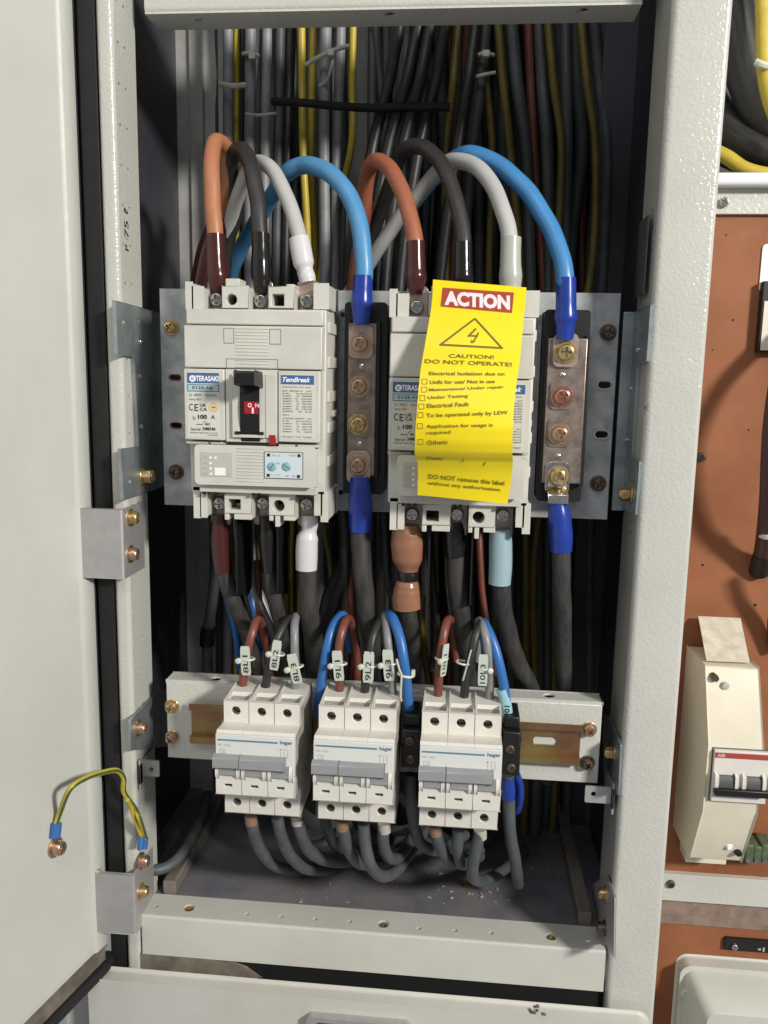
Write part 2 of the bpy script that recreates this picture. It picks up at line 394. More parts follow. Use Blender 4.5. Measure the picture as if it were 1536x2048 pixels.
# top crossbar
YB_ = 585
t0 = P(289, 30, YB_); t1 = P(1285, 4, YB_)
zc = (t0.z+t1.z)/2
mb = MB(); hl = []
d = ray(400, 40)
for px_, py_ in ((403, 41), (780, 30), (1165, 22)):
    c0 = PZ(px_, py_, zc); hl.append(circ(c0.x, c0.y, 4.2, 16))
mb.prism([(t0.x, YB_+1), (t1.x, YB_+1), (t1.x, YB_+28), (t0.x, YB_+28)], 'z', zc, zc+1.5, holes=hl)
mb.build('crossbar', PAINT, cab)
mb = MB().prism([(YB_, zc+4)] + [(YB_+4-4*math.cos(a*math.pi/12), zc+4-4*math.sin(a*math.pi/12)) for a in range(1, 7)] + [(YB_+4, zc+1.5), (YB_+1.5, zc+4), (YB_+1.5, zc+62), (YB_+28, zc+62), (YB_+28, zc+64), (YB_, zc+64)], 'x', t0.x, t1.x)
mb.build('crossbar', PAINT, cab, label='front face of the upper cross bar of the opening')
# sill
s0 = P(283, 1832, 560); s1 = P(1212, 1901, 560); zs = (s0.z+s1.z)/2
b0_ = P(279, 1907, 560).z
mb = MB(); hl = []
for px_, py_, rr in ((312, 1812, 1.8), (378, 1816, 4.4), (494, 1828, 1.9), (562, 1833, 1.9), (630, 1838, 1.9), (699, 1843, 1.9), (767, 1848, 4.4), (838, 1857, 1.9), (910, 1861, 1.9), (982, 1866, 1.9), (1102, 1873, 4.4), (1176, 1880, 2.2)):
    c0 = PZ(px_, py_, zs); hl.append(circ(c0.x, c0.y, rr, 14))
mb.prism([(s0.x, 562), (s1.x, 562), (s1.x, 587), (s0.x, 587)], 'z', zs-1.5, zs, holes=hl)
mb.prism([(562, zs)] + [(562-2*math.sin(a*math.pi/12), zs-2+2*math.cos(a*math.pi/12)) for a in range(1, 7)] + [(560, b0_), (570, b0_), (570, b0_+1.5), (561.5, b0_+1.5), (561.5, zs-2)], 'x', s0.x, s1.x)
mb.build('sill', SILLP, cab)
mb = MB()
for px_, py_ in ((378, 1816), (767, 1848), (1102, 1873)):
    c0 = PZ(px_, py_, zs); screw((c0.x, c0.y, zs-3.2), (0, 0, 1), 3.7, BRASS, cab, 'bolt', h=2.5, washer=False)
MB().box(s0.x, s1.x, 563, 583, zs-13, zs-11).build('sill', DARKP, cab, label='added dark strip that puts shade under the holes of the sill')  # added strip: the darkness inside the sill holes, put in as colour
MB().box(-256, 148, 590, 803, ZT, ZT+2).build('added_roof_panel', DARKP, cab)  # unseen, added to keep outside light out of the cabinet top
# floor plate, side rails, back
MB().box(-256, 126, 583, 800, zs-6.5, zs-3.2).build('floor_plate', FLOORM, cab)
p = PZ(405, 1575, zs); q = PZ(316, 1745, zs)
mb = MB()
for (xa, xb) in ((-222, -212), (97, 107)): MB().box(xa, xb, 590, 795, zs-3.1, zs+9).build('floor_rail', DUSTY2, cab, bevel=1)
MB().box(-256, 126, 800, 803, -420, ZT).build('back_panel', GALVB, cab)
mb = MB()
prof = [(-256, 742), (-243, 742), (-243, 738), (-232, 738), (-232, 745), (-218, 745), (-218, 738), (-206, 738), (-206, 752), (-208, 752), (-208, 740), (-216, 740), (-216, 747), (-234, 747), (-234, 740), (-241, 740), (-241, 744), (-256, 744)]
prof = [(x+0, y+20) for x, y in prof]
mb.prism([(x*742/742, y) for x, y in prof], 'z', -420, ZT)
mb.build('rear_channel', GALVB, cab)
mb = MB(); mb.box(104, 106, 740, 800, -420, ZT); mb.box(100, 126, 738, 740, -420, ZT)
mb.build('rear_channel', DARKP, cab)  # darker than the left channel: shade at the right painted into the colour
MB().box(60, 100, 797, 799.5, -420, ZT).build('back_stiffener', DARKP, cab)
# black rubber gasket in the hinge gap, running round the lower opening
mb = MB()
mb.box(-254, -240.5, 563, 572, -452, ZT)
mb.build('gasket', RUBBER, cab, bevel=1.5)
# ------------------------------------------------------------------ door (plan profile, swung 103 degrees)
dd = Vector((-0.225, -0.974, 0)); dn = Vector((-0.974, 0.225, 0))      # along the door towards us / outward
h0 = Vector((-254, 560, 0))
def DP(t, o): p_ = h0+dd*t+dn*o; return (p_.x, p_.y)
zdb = P(222, 1888, 558).z
mb = MB()
mb.prism([DP(0, 0.6), DP(0.8, 0), DP(12, 0), DP(13, 0.4), DP(14.2, 1.6), DP(15.5, 2.0), DP(420, 2.0), DP(420, 24), DP(0, 24)], 'z', zdb, ZT)
door = mb.build('door', SMOOTH, cab, origin=Vector((h0.x, h0.y, zdb)))
mb = MB(); mb.prism([DP(4, -0.5), DP(420, -0.5), DP(420, 12), DP(4, 12)], 'z', zdb-11, zdb-0.1)
mb.build('flange', DIRT, door, bevel=1.2)
mb = MB(); 
mb.tube([Vector((*DP(-3, 4), zdb-15)), Vector((*DP(6, -1), zdb-15)), Vector((*DP(60, -1), zdb-15)), Vector((*DP(200, -1), zdb-15)), Vector((*DP(420, -1), zdb-15))], 4.8, 10)
mb.tube([Vector((*DP(-6, 9), zdb-22)), Vector((*DP(60, 6), zdb-22)), Vector((*DP(200, 6), zdb-22)), Vector((*DP(420, 6), zdb-22))], 3.5, 10)
mb.build('gasket', RUBBER, door)
# ------------------------------------------------------------------ hinges
def hinge(pl, pr_, pt, pb, zt_off, bolts, knuckle):
    a = P(pl, pt, 548); b = P(pr_, pb, 548)
    X1 = -228.2
    mb = MB(); r = 2.0
    zt, zb_ = a.z, b.z
    prof = [(a.x, 548), (X1-r, 548)] + arc(X1-r+2.2, 550.2, 0.01, 0, 1, 1)[:0] + arc(X1-r, 550, r, 270, 360, 5) + [(X1, 589), (X1-0.9+0, 589)] + [(X1-0.9, 551), (X1-2, 550.6), (a.x, 550.6)]
    prof = [(x+1.0 if y > 549.9 and x < X1+0.5 and x > X1-1.2 else x, y) for x, y in prof]
    mb.prism([(a.x, 548), (X1+0.8-2, 548)] + arc(X1+0.8-2, 550, 2, 270, 360, 5)[1:] + [(X1+0.8, 586), (X1-0.7, 586), (X1-0.7, 551), (X1-1.5, 550.4), (a.x, 550.4)], 'z', zb_, zt)
    if knuckle: mb.cyl((a.x+3.2, 551.5, zb_), (0, 0, 1), 3.4, zt-zb_+0.8, 20)
    else: mb.cyl((a.x+1.0, 550.2, zb_), (0, 0, 1), 1.7, zt-zb_, 14)
    h = mb.build('hinge', ALU, cab, bevel=0.3, origin=Vector((a.x, 550, zb_)))
    if knuckle: MB().cyl((a.x+3.2, 551.5, zt+0.75), (0, 0, 1), 1.7, 0.25, 14).build('pin', DULLS, h)
    for (bx, by, m_) in bolts:
        c = PX(bx, by, X1+1.5); c.x = X1+0.8
        screw(c, (1, 0, 0), 4.6, m_, h, 'bolt', h=5.0)
hinge(149, 232, 1016, 1158, 0, ((262, 1035, BRASS), (262, 1108, COPPER)), False)
hinge(180, 243, 1745, 1868, 0, ((284, 1722, COPPER), (283, 1783, BRASS)), True)
# catch on the right post, low
mb = MB()
pl = [PX(x, y, 113.4) for x, y in ((1187, 1770), (1216, 1752), (1232, 1795), (1230, 1915), (1216, 1890), (1190, 1872))]
mb.prism([(v.y, v.z) for v in pl], 'x', 112.4, 113.6)
ct = mb.build('catch_plate', ALU, cab, bevel=0.3, origin=Vector((113, 590, pl[3].z)))
for bx, by in ((1212, 1787), (1210, 1856)):
    c = PX(bx, by, 112.4); screw(c, (-1, 0, 0), 4.2, DULLS if by > 1800 else BRASS, ct, 'bolt', h=5)
# ------------------------------------------------------------------ lower door and its surroundings
ld = P(400, 1981, 540); zl = ld.z
mb = MB()
xl = P(185, 2048, 540).x; xr = P(1303, 2040, 540).x
mb.prism(rrect(xl, xr, zl-190, zl, 7), 'y', 540, 554)
lowd = thing('lower_cabinet_door', 'closed grey lower compartment door with dusty top edge, under the sill', 'cabinet door', (-60, 550, zl-190))
mb.build('panel', SILLP, lowd, bevel=2.4, seg=3)
mb = MB(); a = P(613, 2030, 536); b = P(822, 2060, 536)
mb.prism(rrect(a.x, b.x, a.z-34, a.z, 4), 'y', 533.5, 539.9, holes=[rrect(a.x+7, b.x-7, a.z-30, a.z-3.2, 2)])
lt = mb.build('latch', ALU, lowd, bevel=0.5)
MB().box(a.x+7, b.x-7, 538.4, 539.8, a.z-30, a.z-3.2).build('recess', DULLS, lt)
mb = MB(); 
c0 = PZ(1072, 2012, zl+0.1)
for i in range(7): mb.lathe((c0.x+random.uniform(-5, 5), 545+random.uniform(0, 8), zl), (0, 0, 1), [(random.uniform(0.8, 2), 0), (random.uniform(.5, 1.4), 1.2), (.1, 1.6)], 6)
mb.build('dirt_crumbs', DULLS, lowd)
# black seal recess between sill and lower door
mb = MB(); mb.prism(rrect(-236, xr+1, zl-180, b0_-0.6, 8), 'y', 567, 574); mb.build('gasket', RUBBER, cab)
mb = MB(); mb.prism([(-229, zl-6), (-168, zl-6), (-140, zl-6), (-150, zl+1), (-163, zl+5), (-172, b0_-0.8), (-229, b0_-0.8)], 'y', 560.8, 566.8); mb.build('dirty_ledge', DIRT, cab, bevel=1)
MB().box(xl-30, xl-12, 560, 575, zl-190, zl-2).build('frame_rail', PAINT, cab)

# ------------------------------------------------------------------ earth strap
ear = MB()
wy = [PX(118, 1640, -290)]
dY = lambda px_, py_, off: None
def door_pt(px_, py_, off):            # point seen at (px,py) a distance off in front of the door face
    r_ = ray(px_, py_); n_ = -dn; p0 = h0+dn*2-dn*off
    return r_*(p0.dot(dn)/r_.dot(dn))
ep = [door_pt(112, 1648, 3), door_pt(120, 1625, 6), P(140, 1578, 500), P(172, 1556, 515), P(205, 1545, 530), P(233, 1541, 542), P(247, 1556, 550), P(247, 1582, 554), P(260, 1603, 557), PX(270, 1618, -226), PX(278, 1635, -221), PX(290, 1675, -223)]
el = MB().tube(ep, 1.9, 12, stripe=(2, 3, 8, 9), twist=0.0, steps=9).build('earth_lead', [YEL, GRN])
tag(el, 'yellow and green earth lead arching from the open door to the left post', 'wire')
e2 = MB().tube([PX(283, 1675, -224), PX(270, 1640, -225), PX(262, 1615, -226), PX(255, 1600, -226)], 1.5, 10, stripe=(3, 4), steps=6).build('strand', [YEL, GRN], el)
for (a, b) in (((110, 1674), (113, 1646)),):
    MB().tube([door_pt(*a, 3), door_pt(*b, 3)], 3.6, 12, steps=3).build('crimp_sleeve', BLUEW, el)
for a, b in (((288, 1698), (290, 1675)), ((281, 1696), (283, 1673))):
    MB().tube([PX(*a, -223.5), PX(*b, -223.5)], 2.4, 12, steps=3).build('crimp_sleeve', BLUEW, el)
c = door_pt(110, 1694, 0.3)
screw(c, -dn, 5.2, COPPER, el, 'bolt', h=5.5)
c = PX(292, 1722, -226); 

# ================================================================== brackets, plate
mp = thing('mounting_plate', 'galvanised steel mounting plate carrying the two large breakers and the neutral links', 'mounting plate', (-57, 602, -99.5))
a = P(319, 577, 601); b = P(1214, 1039, 601)
hl = []
for x_, y_ in ((350, 755), (352, 851)): c0 = P(x_, y_, 601); hl.append(caps(c0.x, c0.z, 8, 3.6))
for x_, y_ in ((1209, 770), (1203, 869)): c0 = P(x_, y_, 601); hl.append(caps(c0.x, c0.z, 8.5, 4.6))
for x_, y_, r in ((686, 630, 1.8), (682, 985, 1.8)): c0 = P(x_, y_, 601); hl.append(circ(c0.x, c0.z, r))
MB().prism([(a.x, b.z), (b.x, b.z), (b.x, a.z), (a.x, a.z)], 'y', 601, 603, holes=hl).build('plate', GALV, mp, bevel=0.5)
mb = MB(); mb.box(a.x, b.x, 603, 618, a.z-2, a.z); mb.box(a.x, b.x, 603, 618, b.z, b.z+2); mb.build('plate_fold', GALV, mp)
for x_, y_ in ((1209, 770), (1203, 869)):
    c0 = P(x_, y_, 601); MB().prism(caps(c0.x, c0.z, 11.5, 6.8), 'y', 600.2, 600.9, holes=[caps(c0.x, c0.z, 9, 4.9)]).build('slot_rim', CHROME, mp)
for x_, y_ in ((350, 755), (352, 851)):
    c0 = P(x_, y_, 601); MB().prism(caps(c0.x, c0.z, 9, 4.8), 'y', 600.5, 600.9, holes=[caps(c0.x, c0.z, 8.1, 3.8)]).build('slot_rim', REDINK, mp)
for x_, y_, m_ in ((343, 655, BRASS), (353, 944, DULLS), (1216, 665, DULLS), (1196, 967, DULLS)):
    c0 = P(x_, y_, 600.9); screw(c0, (0, -1, 0), 4.1, m_, mp, h=5.0, rot=random.uniform(0, 1))
def plate_x(pts, X, X2, m_, par, name, bev=0.3, holes=()):
    v = [PX(x, y, X) for x, y in pts]
    hs = []
    for hx, hy, r in holes:
        c0 = PX(hx, hy, X); hs.append(circ(c0.y, c0.z, r, 12))
    return MB().prism([(q.y, q.z) for q in v], 'x', X, X2, holes=hs).build(name, m_, par, bevel=bev)
XL = -226.4
br = plate_x(((231, 601), (235, 708), (268, 714), (277, 893), (242, 898), (247, 1000), (326, 973), (318, 625)), XL, XL-2, ZINC, mp, 'bracket', holes=((246, 643, 1.9), (276, 642, 1.9), (259, 962, 2.0)))
u = PX(318, 625, XL); v = PX(326, 973, XL)
MB().box(XL-2, P(333, 700, u.y).x, u.y+0.2, u.y+2.2, v.z, u.z).build('bracket', ZINC, mp, bevel=0.4, label='front flange of the left bracket')
for x_, y_, r in ((280, 684, 2.2), (280, 753, 1.8), (282, 853, 2.2)):
    c0 = PX(x_, y_, XL); screw(c0, (1, 0, 0), r, CHROME, mp, 'rivet', washer=False)
c0 = PX(286, 952, XL); screw(c0, (1, 0, 0), 5.0, BRASS, mp, 'bolt', hexh=True, h=6)
XR = 112.2
plate_x(((1247, 632), (1302, 609), (1294, 722), (1274, 732), (1262, 914), (1279, 924), (1270, 1030), (1224, 1004)), XR, XR+2, ZINC, mp, 'bracket', holes=((1271, 660, 1.9), (1285, 656, 1.9)))
MB().box(P(1243, 700, 603).x, XR+2, 603.2, 605, PX(1224, 1004, XR).z, PX(1247, 632, XR).z).build('bracket', ZINC, mp, bevel=0.4, label='front flange of the right bracket')
for x_, y_, r in ((1276, 700, 2.0), (1262, 778, 1.7), (1254, 880, 1.7)):
    c0 = PX(x_, y_, XR); screw(c0, (-1, 0, 0), r, CHROME, mp, 'rivet', washer=False)
c0 = PX(1262, 988, XR); screw(c0, (-1, 0, 0), 5.0, BRASS, mp, 'bolt', hexh=True, h=6)

# ================================================================== DIN beam
bm = thing('rail_beam', 'painted steel cross beam with a yellow plated rail, carrying the three small breakers', 'mounting beam', (-54, 590, -284))
a = P(332, 1359, 574); b = P(1195, 1569, 574)
zt, zb_ = (-224.3), (-284.0)
hl = []
c1 = PZ(432, 1357, zt); c2 = PZ(1098, 1391, zt)
mb = MB(); mb.box(a.x, b.x, 574, 575.6, zb_, zt-1.6)
mb.build('beam', PAINT, bm, bevel=0.6)
mb = MB(); mb.prism([(a.x, 574.6), (b.x, 574.6), (b.x, 591), (a.x, 591)], 'z', zt-1.55, zt, holes=[circ(c1.x, c1.y, 3.6, 16), circ(c2.x, c2.y, 3.6, 16)]); mb.box(a.x, b.x, 576, 591, zb_, zb_+1.5)
mb.build('beam', PAINT, bm, bevel=0.6, label='top flange of the cross beam, pierced by two holes')
for x_, y_, m_ in ((344, 1412, BRASS), (345, 1474, COPPER), (1178, 1458, COPPER), (1174, 1525, DULLS)):
    screw(P(x_, y_, 574), (0, -1, 0), 3.9, m_, bm, h=5.5, rot=random.uniform(0, 1))
# DIN rail
ra = P(378, 1408, 567); rb = P(1160, 1528, 567)
x0, x1 = ra.x, rb.x; zt1 = P(400, 1409, 567).z; zb1 = zt1-35*0.86
prof = [(567, zt1), (567, zt1-5), (572.6, zt1-5), (572.6, zb1+5), (567, zb1+5), (567, zb1), (568.2, zb1), (568.2, zb1+4), (573.8, zb1+4), (573.8, zt1-4), (568.2, zt1-4), (568.2, zt1)]
mb = MB()
def strip(pts): mb.prism(pts, 'x', x0, x1)
strip([(567, zt1), (567, zt1-5), (568.2, zt1-5), (568.2, zt1)]); strip([(567, zb1), (567, zb1+5), (568.2, zb1+5), (568.2, zb1)])
strip([(568.2, zt1-5), (572.4, zt1-5), (572.4, zt1-3.8), (568.2, zt1-3.8)]); strip([(568.2, zb1+5), (572.4, zb1+5), (572.4, zb1+3.8), (568.2, zb1+3.8)])
zc_ = (zt1+zb1)/2; hs = []
cx = P(395, 1444, 572).x
while cx < x1-8:
    if cx > x0+8: hs.append(caps(cx, zc_, 17, 6.0))
    cx += 25
mb.prism([(x0, zb1+3.8), (x1, zb1+3.8), (x1, zt1-3.8), (x0, zt1-3.8)], 'y', 572.4, 573.6, holes=hs)
mb.build('rail', RAIL, bm, bevel=0.15)
plate_x(((262, 1440), (316, 1383), (333, 1381), (334, 1492), (318, 1494), (262, 1500)), XL, XL-1.6, ZINC, bm, 'bracket')
screw(PX(275, 1456, XL), (1, 0, 0), 4.4, COPPER, bm, 'bolt', h=5.5)
plate_x(((1206, 1430), (1218, 1434), (1241, 1490), (1236, 1590), (1208, 1570)), XR, XR+1.6, ZINC, bm, 'bracket')
screw(PX(1228, 1506, XR), (-1, 0, 0), 4.4, BRASS, bm, 'bolt', hexh=True, h=5)
# catch tabs
def tab(lab, X, side, fx0, fy0, fx1, fy1, hx, hy, Yp):
    a = P(fx0, fy0, Yp); b = P(fx1, fy1, Yp)
    t = thing('catch_tab', lab, 'bracket', (X, Yp, b.z-4), 'folded catch tabs on the posts')
    c0 = P(hx, hy, Yp)
    MB().prism(rrect(min(a.x, b.x), max(a.x, b.x), b.z, a.z, 1.2, 3), 'y', Yp, Yp+1.4, holes=[circ(c0.x, c0.z, 1.8)]).build('tab', ALU, t, bevel=0.2)
    z0 = b.z-6; z1 = a.z+4
    MB().box(X, X+side*1.4, 562, 592, z0+4, z1-3).box(X, X+side*1.4, 562, 567, z0, z1).build('web', ALU, t, bevel=0.3)
tab('folded metal catch tab on the left post, above the earth lead', -227.5, 1, 270, 1519, 319, 1554, 303, 1539, 572)
tab('folded metal catch tab on the right post, below the rail beam', 112.0, -1, 1171, 1572, 1226, 1608, 1187, 1588, 566)

# ================================================================== MOULDED CASE BREAKERS
def make_mccb():
    o = P(367, 1045, 545)
    t = thing('moulded_case_breaker', 'cream moulded case breaker with its black toggle in full view, above the leftmost small breaker', 'circuit breaker', (o.x, 600, o.z), 'large moulded case breakers on the steel plate')
    YF = 545
    XA = P(372, 600, YF).x; XB = P(656, 600, YF).x
    zTop = P(400, 566, YF).z; zS = P(400, 617, YF).z; zB1 = P(500, 986, YF).z; zB = P(650, 1042, YF).z
    mb = MB()
    mb.box(XA+1, XB-1, YF, 599, zB1, zS)
    mb.box(XA+1.4, XB-1.4, 575, 598.5, zB+8, zTop-6)
    mb.build('body', CREAM, t, bevel=0.7)
    # stepped side of the case
    mb = MB()
    for i, z_ in enumerate((zS-14, zS-36, zS-58, zB1+40, zB1+18)):
        mb.box(XB-1.1, XB+0.3, 552, 590, z_, z_+7)
    mb.box(XB-1.1, XB+1.2, 568, 588, zB1+50, zS-64)
    mb.build('side_rib', CREAM, t, bevel=0.3)
    def wall(x0, x1, y0, y1, hole=None, r=0, sq=None, Yw=YF):
        a = P(x0, y0, Yw); b = P(x1, y1, Yw); m = MB(); hs = []
        if hole: c = P(*hole, Yw); hs = [circ(c.x, c.z, r, 20)]
        if sq: c = P(sq[0], sq[1], Yw); d_ = P(sq[2], sq[3], Yw); hs = [[(c.x, d_.z), (d_.x, d_.z), (d_.x, c.z), (c.x, c.z)]]
        m.prism([(a.x, b.z), (b.x, b.z), (b.x, a.z), (a.x, a.z)], 'y', Yw, Yw+(18 if hs else 40), holes=hs)
        return m
    wall(372, 385, 565, 617).build('terminal_wall', CREAM, t, bevel=0.6)
    wall(385, 407, 574, 617).build('terminal_wall', CREAM, t, bevel=0.6)
    m = wall(444, 497, 572, 617, hole=(463, 599), r=3.5); a = P(450, 563, YF); b = P(478, 573, YF); m.box(a.x, b.x, YF+1, YF+18, b.z, a.z+2); m.build('terminal_wall', CREAM, t, bevel=0.5)
    m = wall(537, 588, 573, 617, sq=(544, 588, 568, 612)); a = P(572, 568, YF); b = P(588, 574, YF); m.box(a.x, b.x, YF+0.5, YF+20, b.z, a.z); m.build('terminal_wall', CREAM, t, bevel=0.5)
    wall(629, 656, 568, 617).build('terminal_wall', CREAM, t, bevel=0.6)
    # bottom terminals
    wall(388, 401, 975, 1035).build('terminal_wall', CREAM, t, bevel=0.5)
    wall(401, 414, 986, 1034).build('terminal_wall', CREAM, t, bevel=0.5)
    m = wall(449, 503, 986, 1028, sq=(456, 998, 481, 1020)); 
    for x_ in ((449, 1028, 458, 1040), (468, 1028, 503, 1040)):
        a = P(x_[0], x_[1]-1, YF); b = P(x_[2], x_[3], YF); m.box(a.x, b.x, YF, YF+16, b.z, a.z)
    m.build('terminal_wall', CREAM, t, bevel=0.4)
    m = wall(538, 590, 986, 1032, hole=(557, 1012), r=3.9)
    for x_ in ((538, 1032, 546, 1042), (550, 1032, 559, 1054), (567, 1032, 590, 1042)):
        a = P(x_[0], x_[1]-1, YF); b = P(x_[2], x_[3], YF); m.box(a.x, b.x, YF, YF+16, b.z, a.z)
    m.build('terminal_wall', CREAM, t, bevel=0.4)
    wall(630, 643, 985, 1030).build('terminal_wall', CREAM, t, bevel=0.5)
    wall(643, 655, 985, 1043).build('terminal_wall', CREAM, t, bevel=0.5)
    MB().box(XA+2, XB-2, 570, 574, zS, zTop-4).build('terminal_well', BLACK, t); MB().box(XA+6, XB-2, 570, 574, zB+6, zB1).build('terminal_well', BLACK, t)
    # terminal screws and lugs
    for x_, y_ in ((434, 600), (522, 603), (614, 603)):
        c = P(x_, y_, 560)
        MB().prism(rrect(c.x-6.5, c.x+6.5, c.z-8, c.z+13, 2, 3), 'y', 562, 564.5).build('lug', LUGM, t, bevel=0.3)
        screw(Vector((c.x, 562, c.z)), (0, -1, 0), 4.7, CHROME, t, 'terminal_screw', h=5, rot=random.uniform(0, 1.5), washer=False)
    for x_, y_ in ((440, 1006), (526, 1006), (614, 1008)):
        c = P(x_, y_, 560)
        MB().prism(rrect(c.x-6.5, c.x+6.5, c.z-15, c.z+8, 2, 3), 'y', 562, 564.5).build('lug', TIN, t, bevel=0.3)
        screw(Vector((c.x, 562, c.z)), (0, -1, 0), 4.7, CHROME, t, 'terminal_screw', h=5, rot=random.uniform(0, 1.5), washer=False)
    # covers
    m = MB(); m.bpx(371, 617, 646, 652, 539, 546); m.build('upper_cover', CREAM, t, bevel=1.0)
    m = MB(); m.bpx(367, 650, 644, 740, 535, 546); m.build('upper_cover', CREAM, t, bevel=0.8)
    m = MB(); m.bpx(367, 737, 450, 881, 533, 546); m.build('front_cover', CREAM, t, bevel=0.7)
    m = MB(); m.bpx(556, 741, 640, 886, 533, 546); m.build('front_cover', CREAM, t, bevel=0.7)
    m = MB(); m.bpx(450.5, 738, 555.5, 886, 534, 546); m.build('front_cover', CREAM, t, bevel=0.3)
    # lower seam, clips
    m = MB(); m.bpx(372, 882, 451, 889, 536.5, 546); m.bpx(557, 888, 640, 896, 536.5, 546); m.build('seam_strip', CREAM, t, bevel=0.3)
    m = MB(); m.bpx(418, 880, 421, 888, 535.9, 537); m.bpx(592, 887, 595, 895, 535.9, 537)
    m.bpx(395, 888, 456, 889.5, 534.5, 535.6); m.build('seam_gap', GROOVE, t)
    # grooves: two small doors
    m = MB()
    for a_, b_, c_, d_ in ((447, 656, 468, 687), (539, 658, 562, 689)):
        A = P(a_, b_, 534.9); B = P(c_, d_, 534.9); g = 0.28
        m.box(A.x, A.x+g, 534.9, 535.2, B.z, A.z); m.box(B.x-g, B.x, 534.9, 535.2, B.z, A.z); m.box(A.x, B.x, 534.88, 535.2, B.z, B.z+g+.1); m.box(A.x, B.x, 534.88, 535.2, A.z-g, A.z)
    A = P(452, 717, 534.9); B = P(556, 744, 534.9)
    m.box(A.x, B.x, 534.88, 535.3, A.z-0.35, A.z); m.box(A.x, A.x+.35, 534.9, 535.3, B.z, A.z); m.box(B.x-.35, B.x, 534.9, 535.3, B.z, A.z)
    m.build('groove', GROOVE, t)
    m = MB()
    for k in range(9):
        A = P(470, 656+6.6*k, 534.6); B = P(537, 658.6+6.6*k, 534.6); m.box(A.x, B.x, 534.6, 535.4, B.z, A.z)
    for k in range(3):
        A = P(470, 720+6.6*k, 534.4); B = P(537, 722.6+6.6*k, 534.4); m.box(A.x, B.x, 534.6, 535.4, B.z, A.z)
    m.build('grip_rib', CREAM, t, bevel=0.25)
    # toggle plate
    a = P(464, 760, 531.5); b = P(530, 876, 531.5); c = P(479, 745, 531.5); d_ = P(519, 872, 531.5)
    m = MB(); m.prism([(a.x, b.z), (b.x, b.z), (b.x, a.z+4), (a.x, a.z+4)], 'y', 531.6, 534.2, holes=[[(c.x, d_.z+0.6), (d_.x, d_.z+0.6), (d_.x, a.z+3.4), (c.x, a.z+3.4)]]); m.build('toggle_plate', CREAM, t, bevel=0.35)
    a2 = P(540, 741, 532.5); m = MB(); m.box(P(531, 800, 532.5).x, P(553, 800, 532.5).x, 532.4, 534.2, b.z, a.z+4); m.build('toggle_plate', CREAM, t, bevel=0.3)
    # toggle: curved slide + head
    x0, x1 = c.x+0.3, d_.x-0.3
    zc_ = (a.z+b.z)/2
    m = MB(); pr = []
    for k in range(13):
        ang = (-1+2*k/12)*1.02; pr.append((536-9.5*math.cos(ang)+3.5, zc_+ (c.z-d_.z+4)/2*math.sin(ang)/math.sin(1.02)))
    m.prism([(540, pr[0][1])] + pr + [(540, pr[-1][1])], 'x', x0, x1)
    tg = m.build('toggle', BLACK, t, angle=25)
    m = MB(); e0 = P(478, 863, 530.8); e1 = P(487, 872, 530.8)
    zz_ = P(500, 862, 531).z; m.box(P(470, 865, 530.9).x, x0, 530.7, 532.5, zz_-2.2, zz_-0.4); m.box(x1, P(527, 865, 530.9).x, 530.7, 532.5, zz_-2.2, zz_-0.4); m.build('slot', BLACK, t)
    m = MB(); h0_ = P(469, 741, 511); h1_ = P(510, 768, 511)
    zt_, zb2 = h0_.z, h1_.z
    m.prism([(509, zt_-1), (511, zt_), (530, zt_-1.5), (531, zb2-2), (522, zb2-1.2), (515, zb2-0.6), (510, zb2)], 'x', h0_.x, h1_.x)
    hd = m.build('toggle_head', BLACK, tg, bevel=0.7, origin=WO[tg.name])
    A = P(489, 804, 526.6); B = P(520, 829, 526.6); Yr = 529.4-3.1+3
    m = MB(); rp = P(487, 803, 528); rq = P(519, 828, 528)
    def curveY(z): 
        s_ = max(-1, min(1, (z-zc_)/((c.z-d_.z+4)/2)*math.sin(1.02))); return 539.5-9.5*math.cos(math.asin(s_))
    n = 5; vs = []
    for i in range(n+1):
        z_ = rq.z+(rp.z-rq.z)*i/n; vs += [(rp.x, curveY(z_)-0.25, z_), (min(rq.x, x1), curveY(z_)-0.25, z_)]
    m.add(vs, [(2*i, 2*i+1, 2*i+3, 2*i+2) for i in range(n)])
    pl_ = m.build('red_plate', REDP, tg, origin=WO[tg.name])
    m = MB()
    def on(st, px0, py0, px1, py1, bold=0.02):
        p_ = P(px0, py0, 529); q_ = P(px1, py1, 529)
        text(m, st, lambda u, v: (p_.x+(q_.x-p_.x)*u, curveY(q_.z+(p_.z-q_.z)*v)-0.45, q_.z+(p_.z-q_.z)*v), bold)
    on('O', 495, 806, 503, 815, 0.04); on('N', 510, 807, 518, 815); on('I', 503, 815, 507, 827, 0.06)
    m.build('printing', WHITE, tg, origin=WO[tg.name])
    m = MB().bpx(538, 870, 551, 890, 531.8, 536); m.build('trip_button', REDM, t, bevel=0.3)
    # left label
    A = P(373, 743, 532.9); B = P(440, 874, 532.9)
    lb = MB().bpx(373, 743, 440, 875, 532.85, 533.1).build('rating_label', LABELW, t)
    m = MB().bpx(374, 745, 438, 767, 532.7, 532.84); m.build('header', LBHEAD, lb)
    m = MB().bpx(374.5, 768, 438, 784, 532.72, 532.83); m.build('header', LBHEAD, lb)
    m = MB().bpx(376, 769.5, 436.5, 782.5, 532.55, 532.7); m.build('model_box', CYANB, lb)
    m = MB(); Yt = 532.5
    cc = P(385, 757, Yt); m.lathe((cc.x, Yt, cc.z), (0, -1, 0), [(2.1, 0), (2.1, 0.04)], 20)
    tpx(m, 'TERASAKI', 391, 751, 437, 763, Yt, 0.035); 
    m.build('printing', WHITE, lb)
    m = MB(); tpx(m, 'E', 382.5, 754, 387.5, 760, Yt-0.1, 0.01); m.build('printing', LBHEAD, lb)
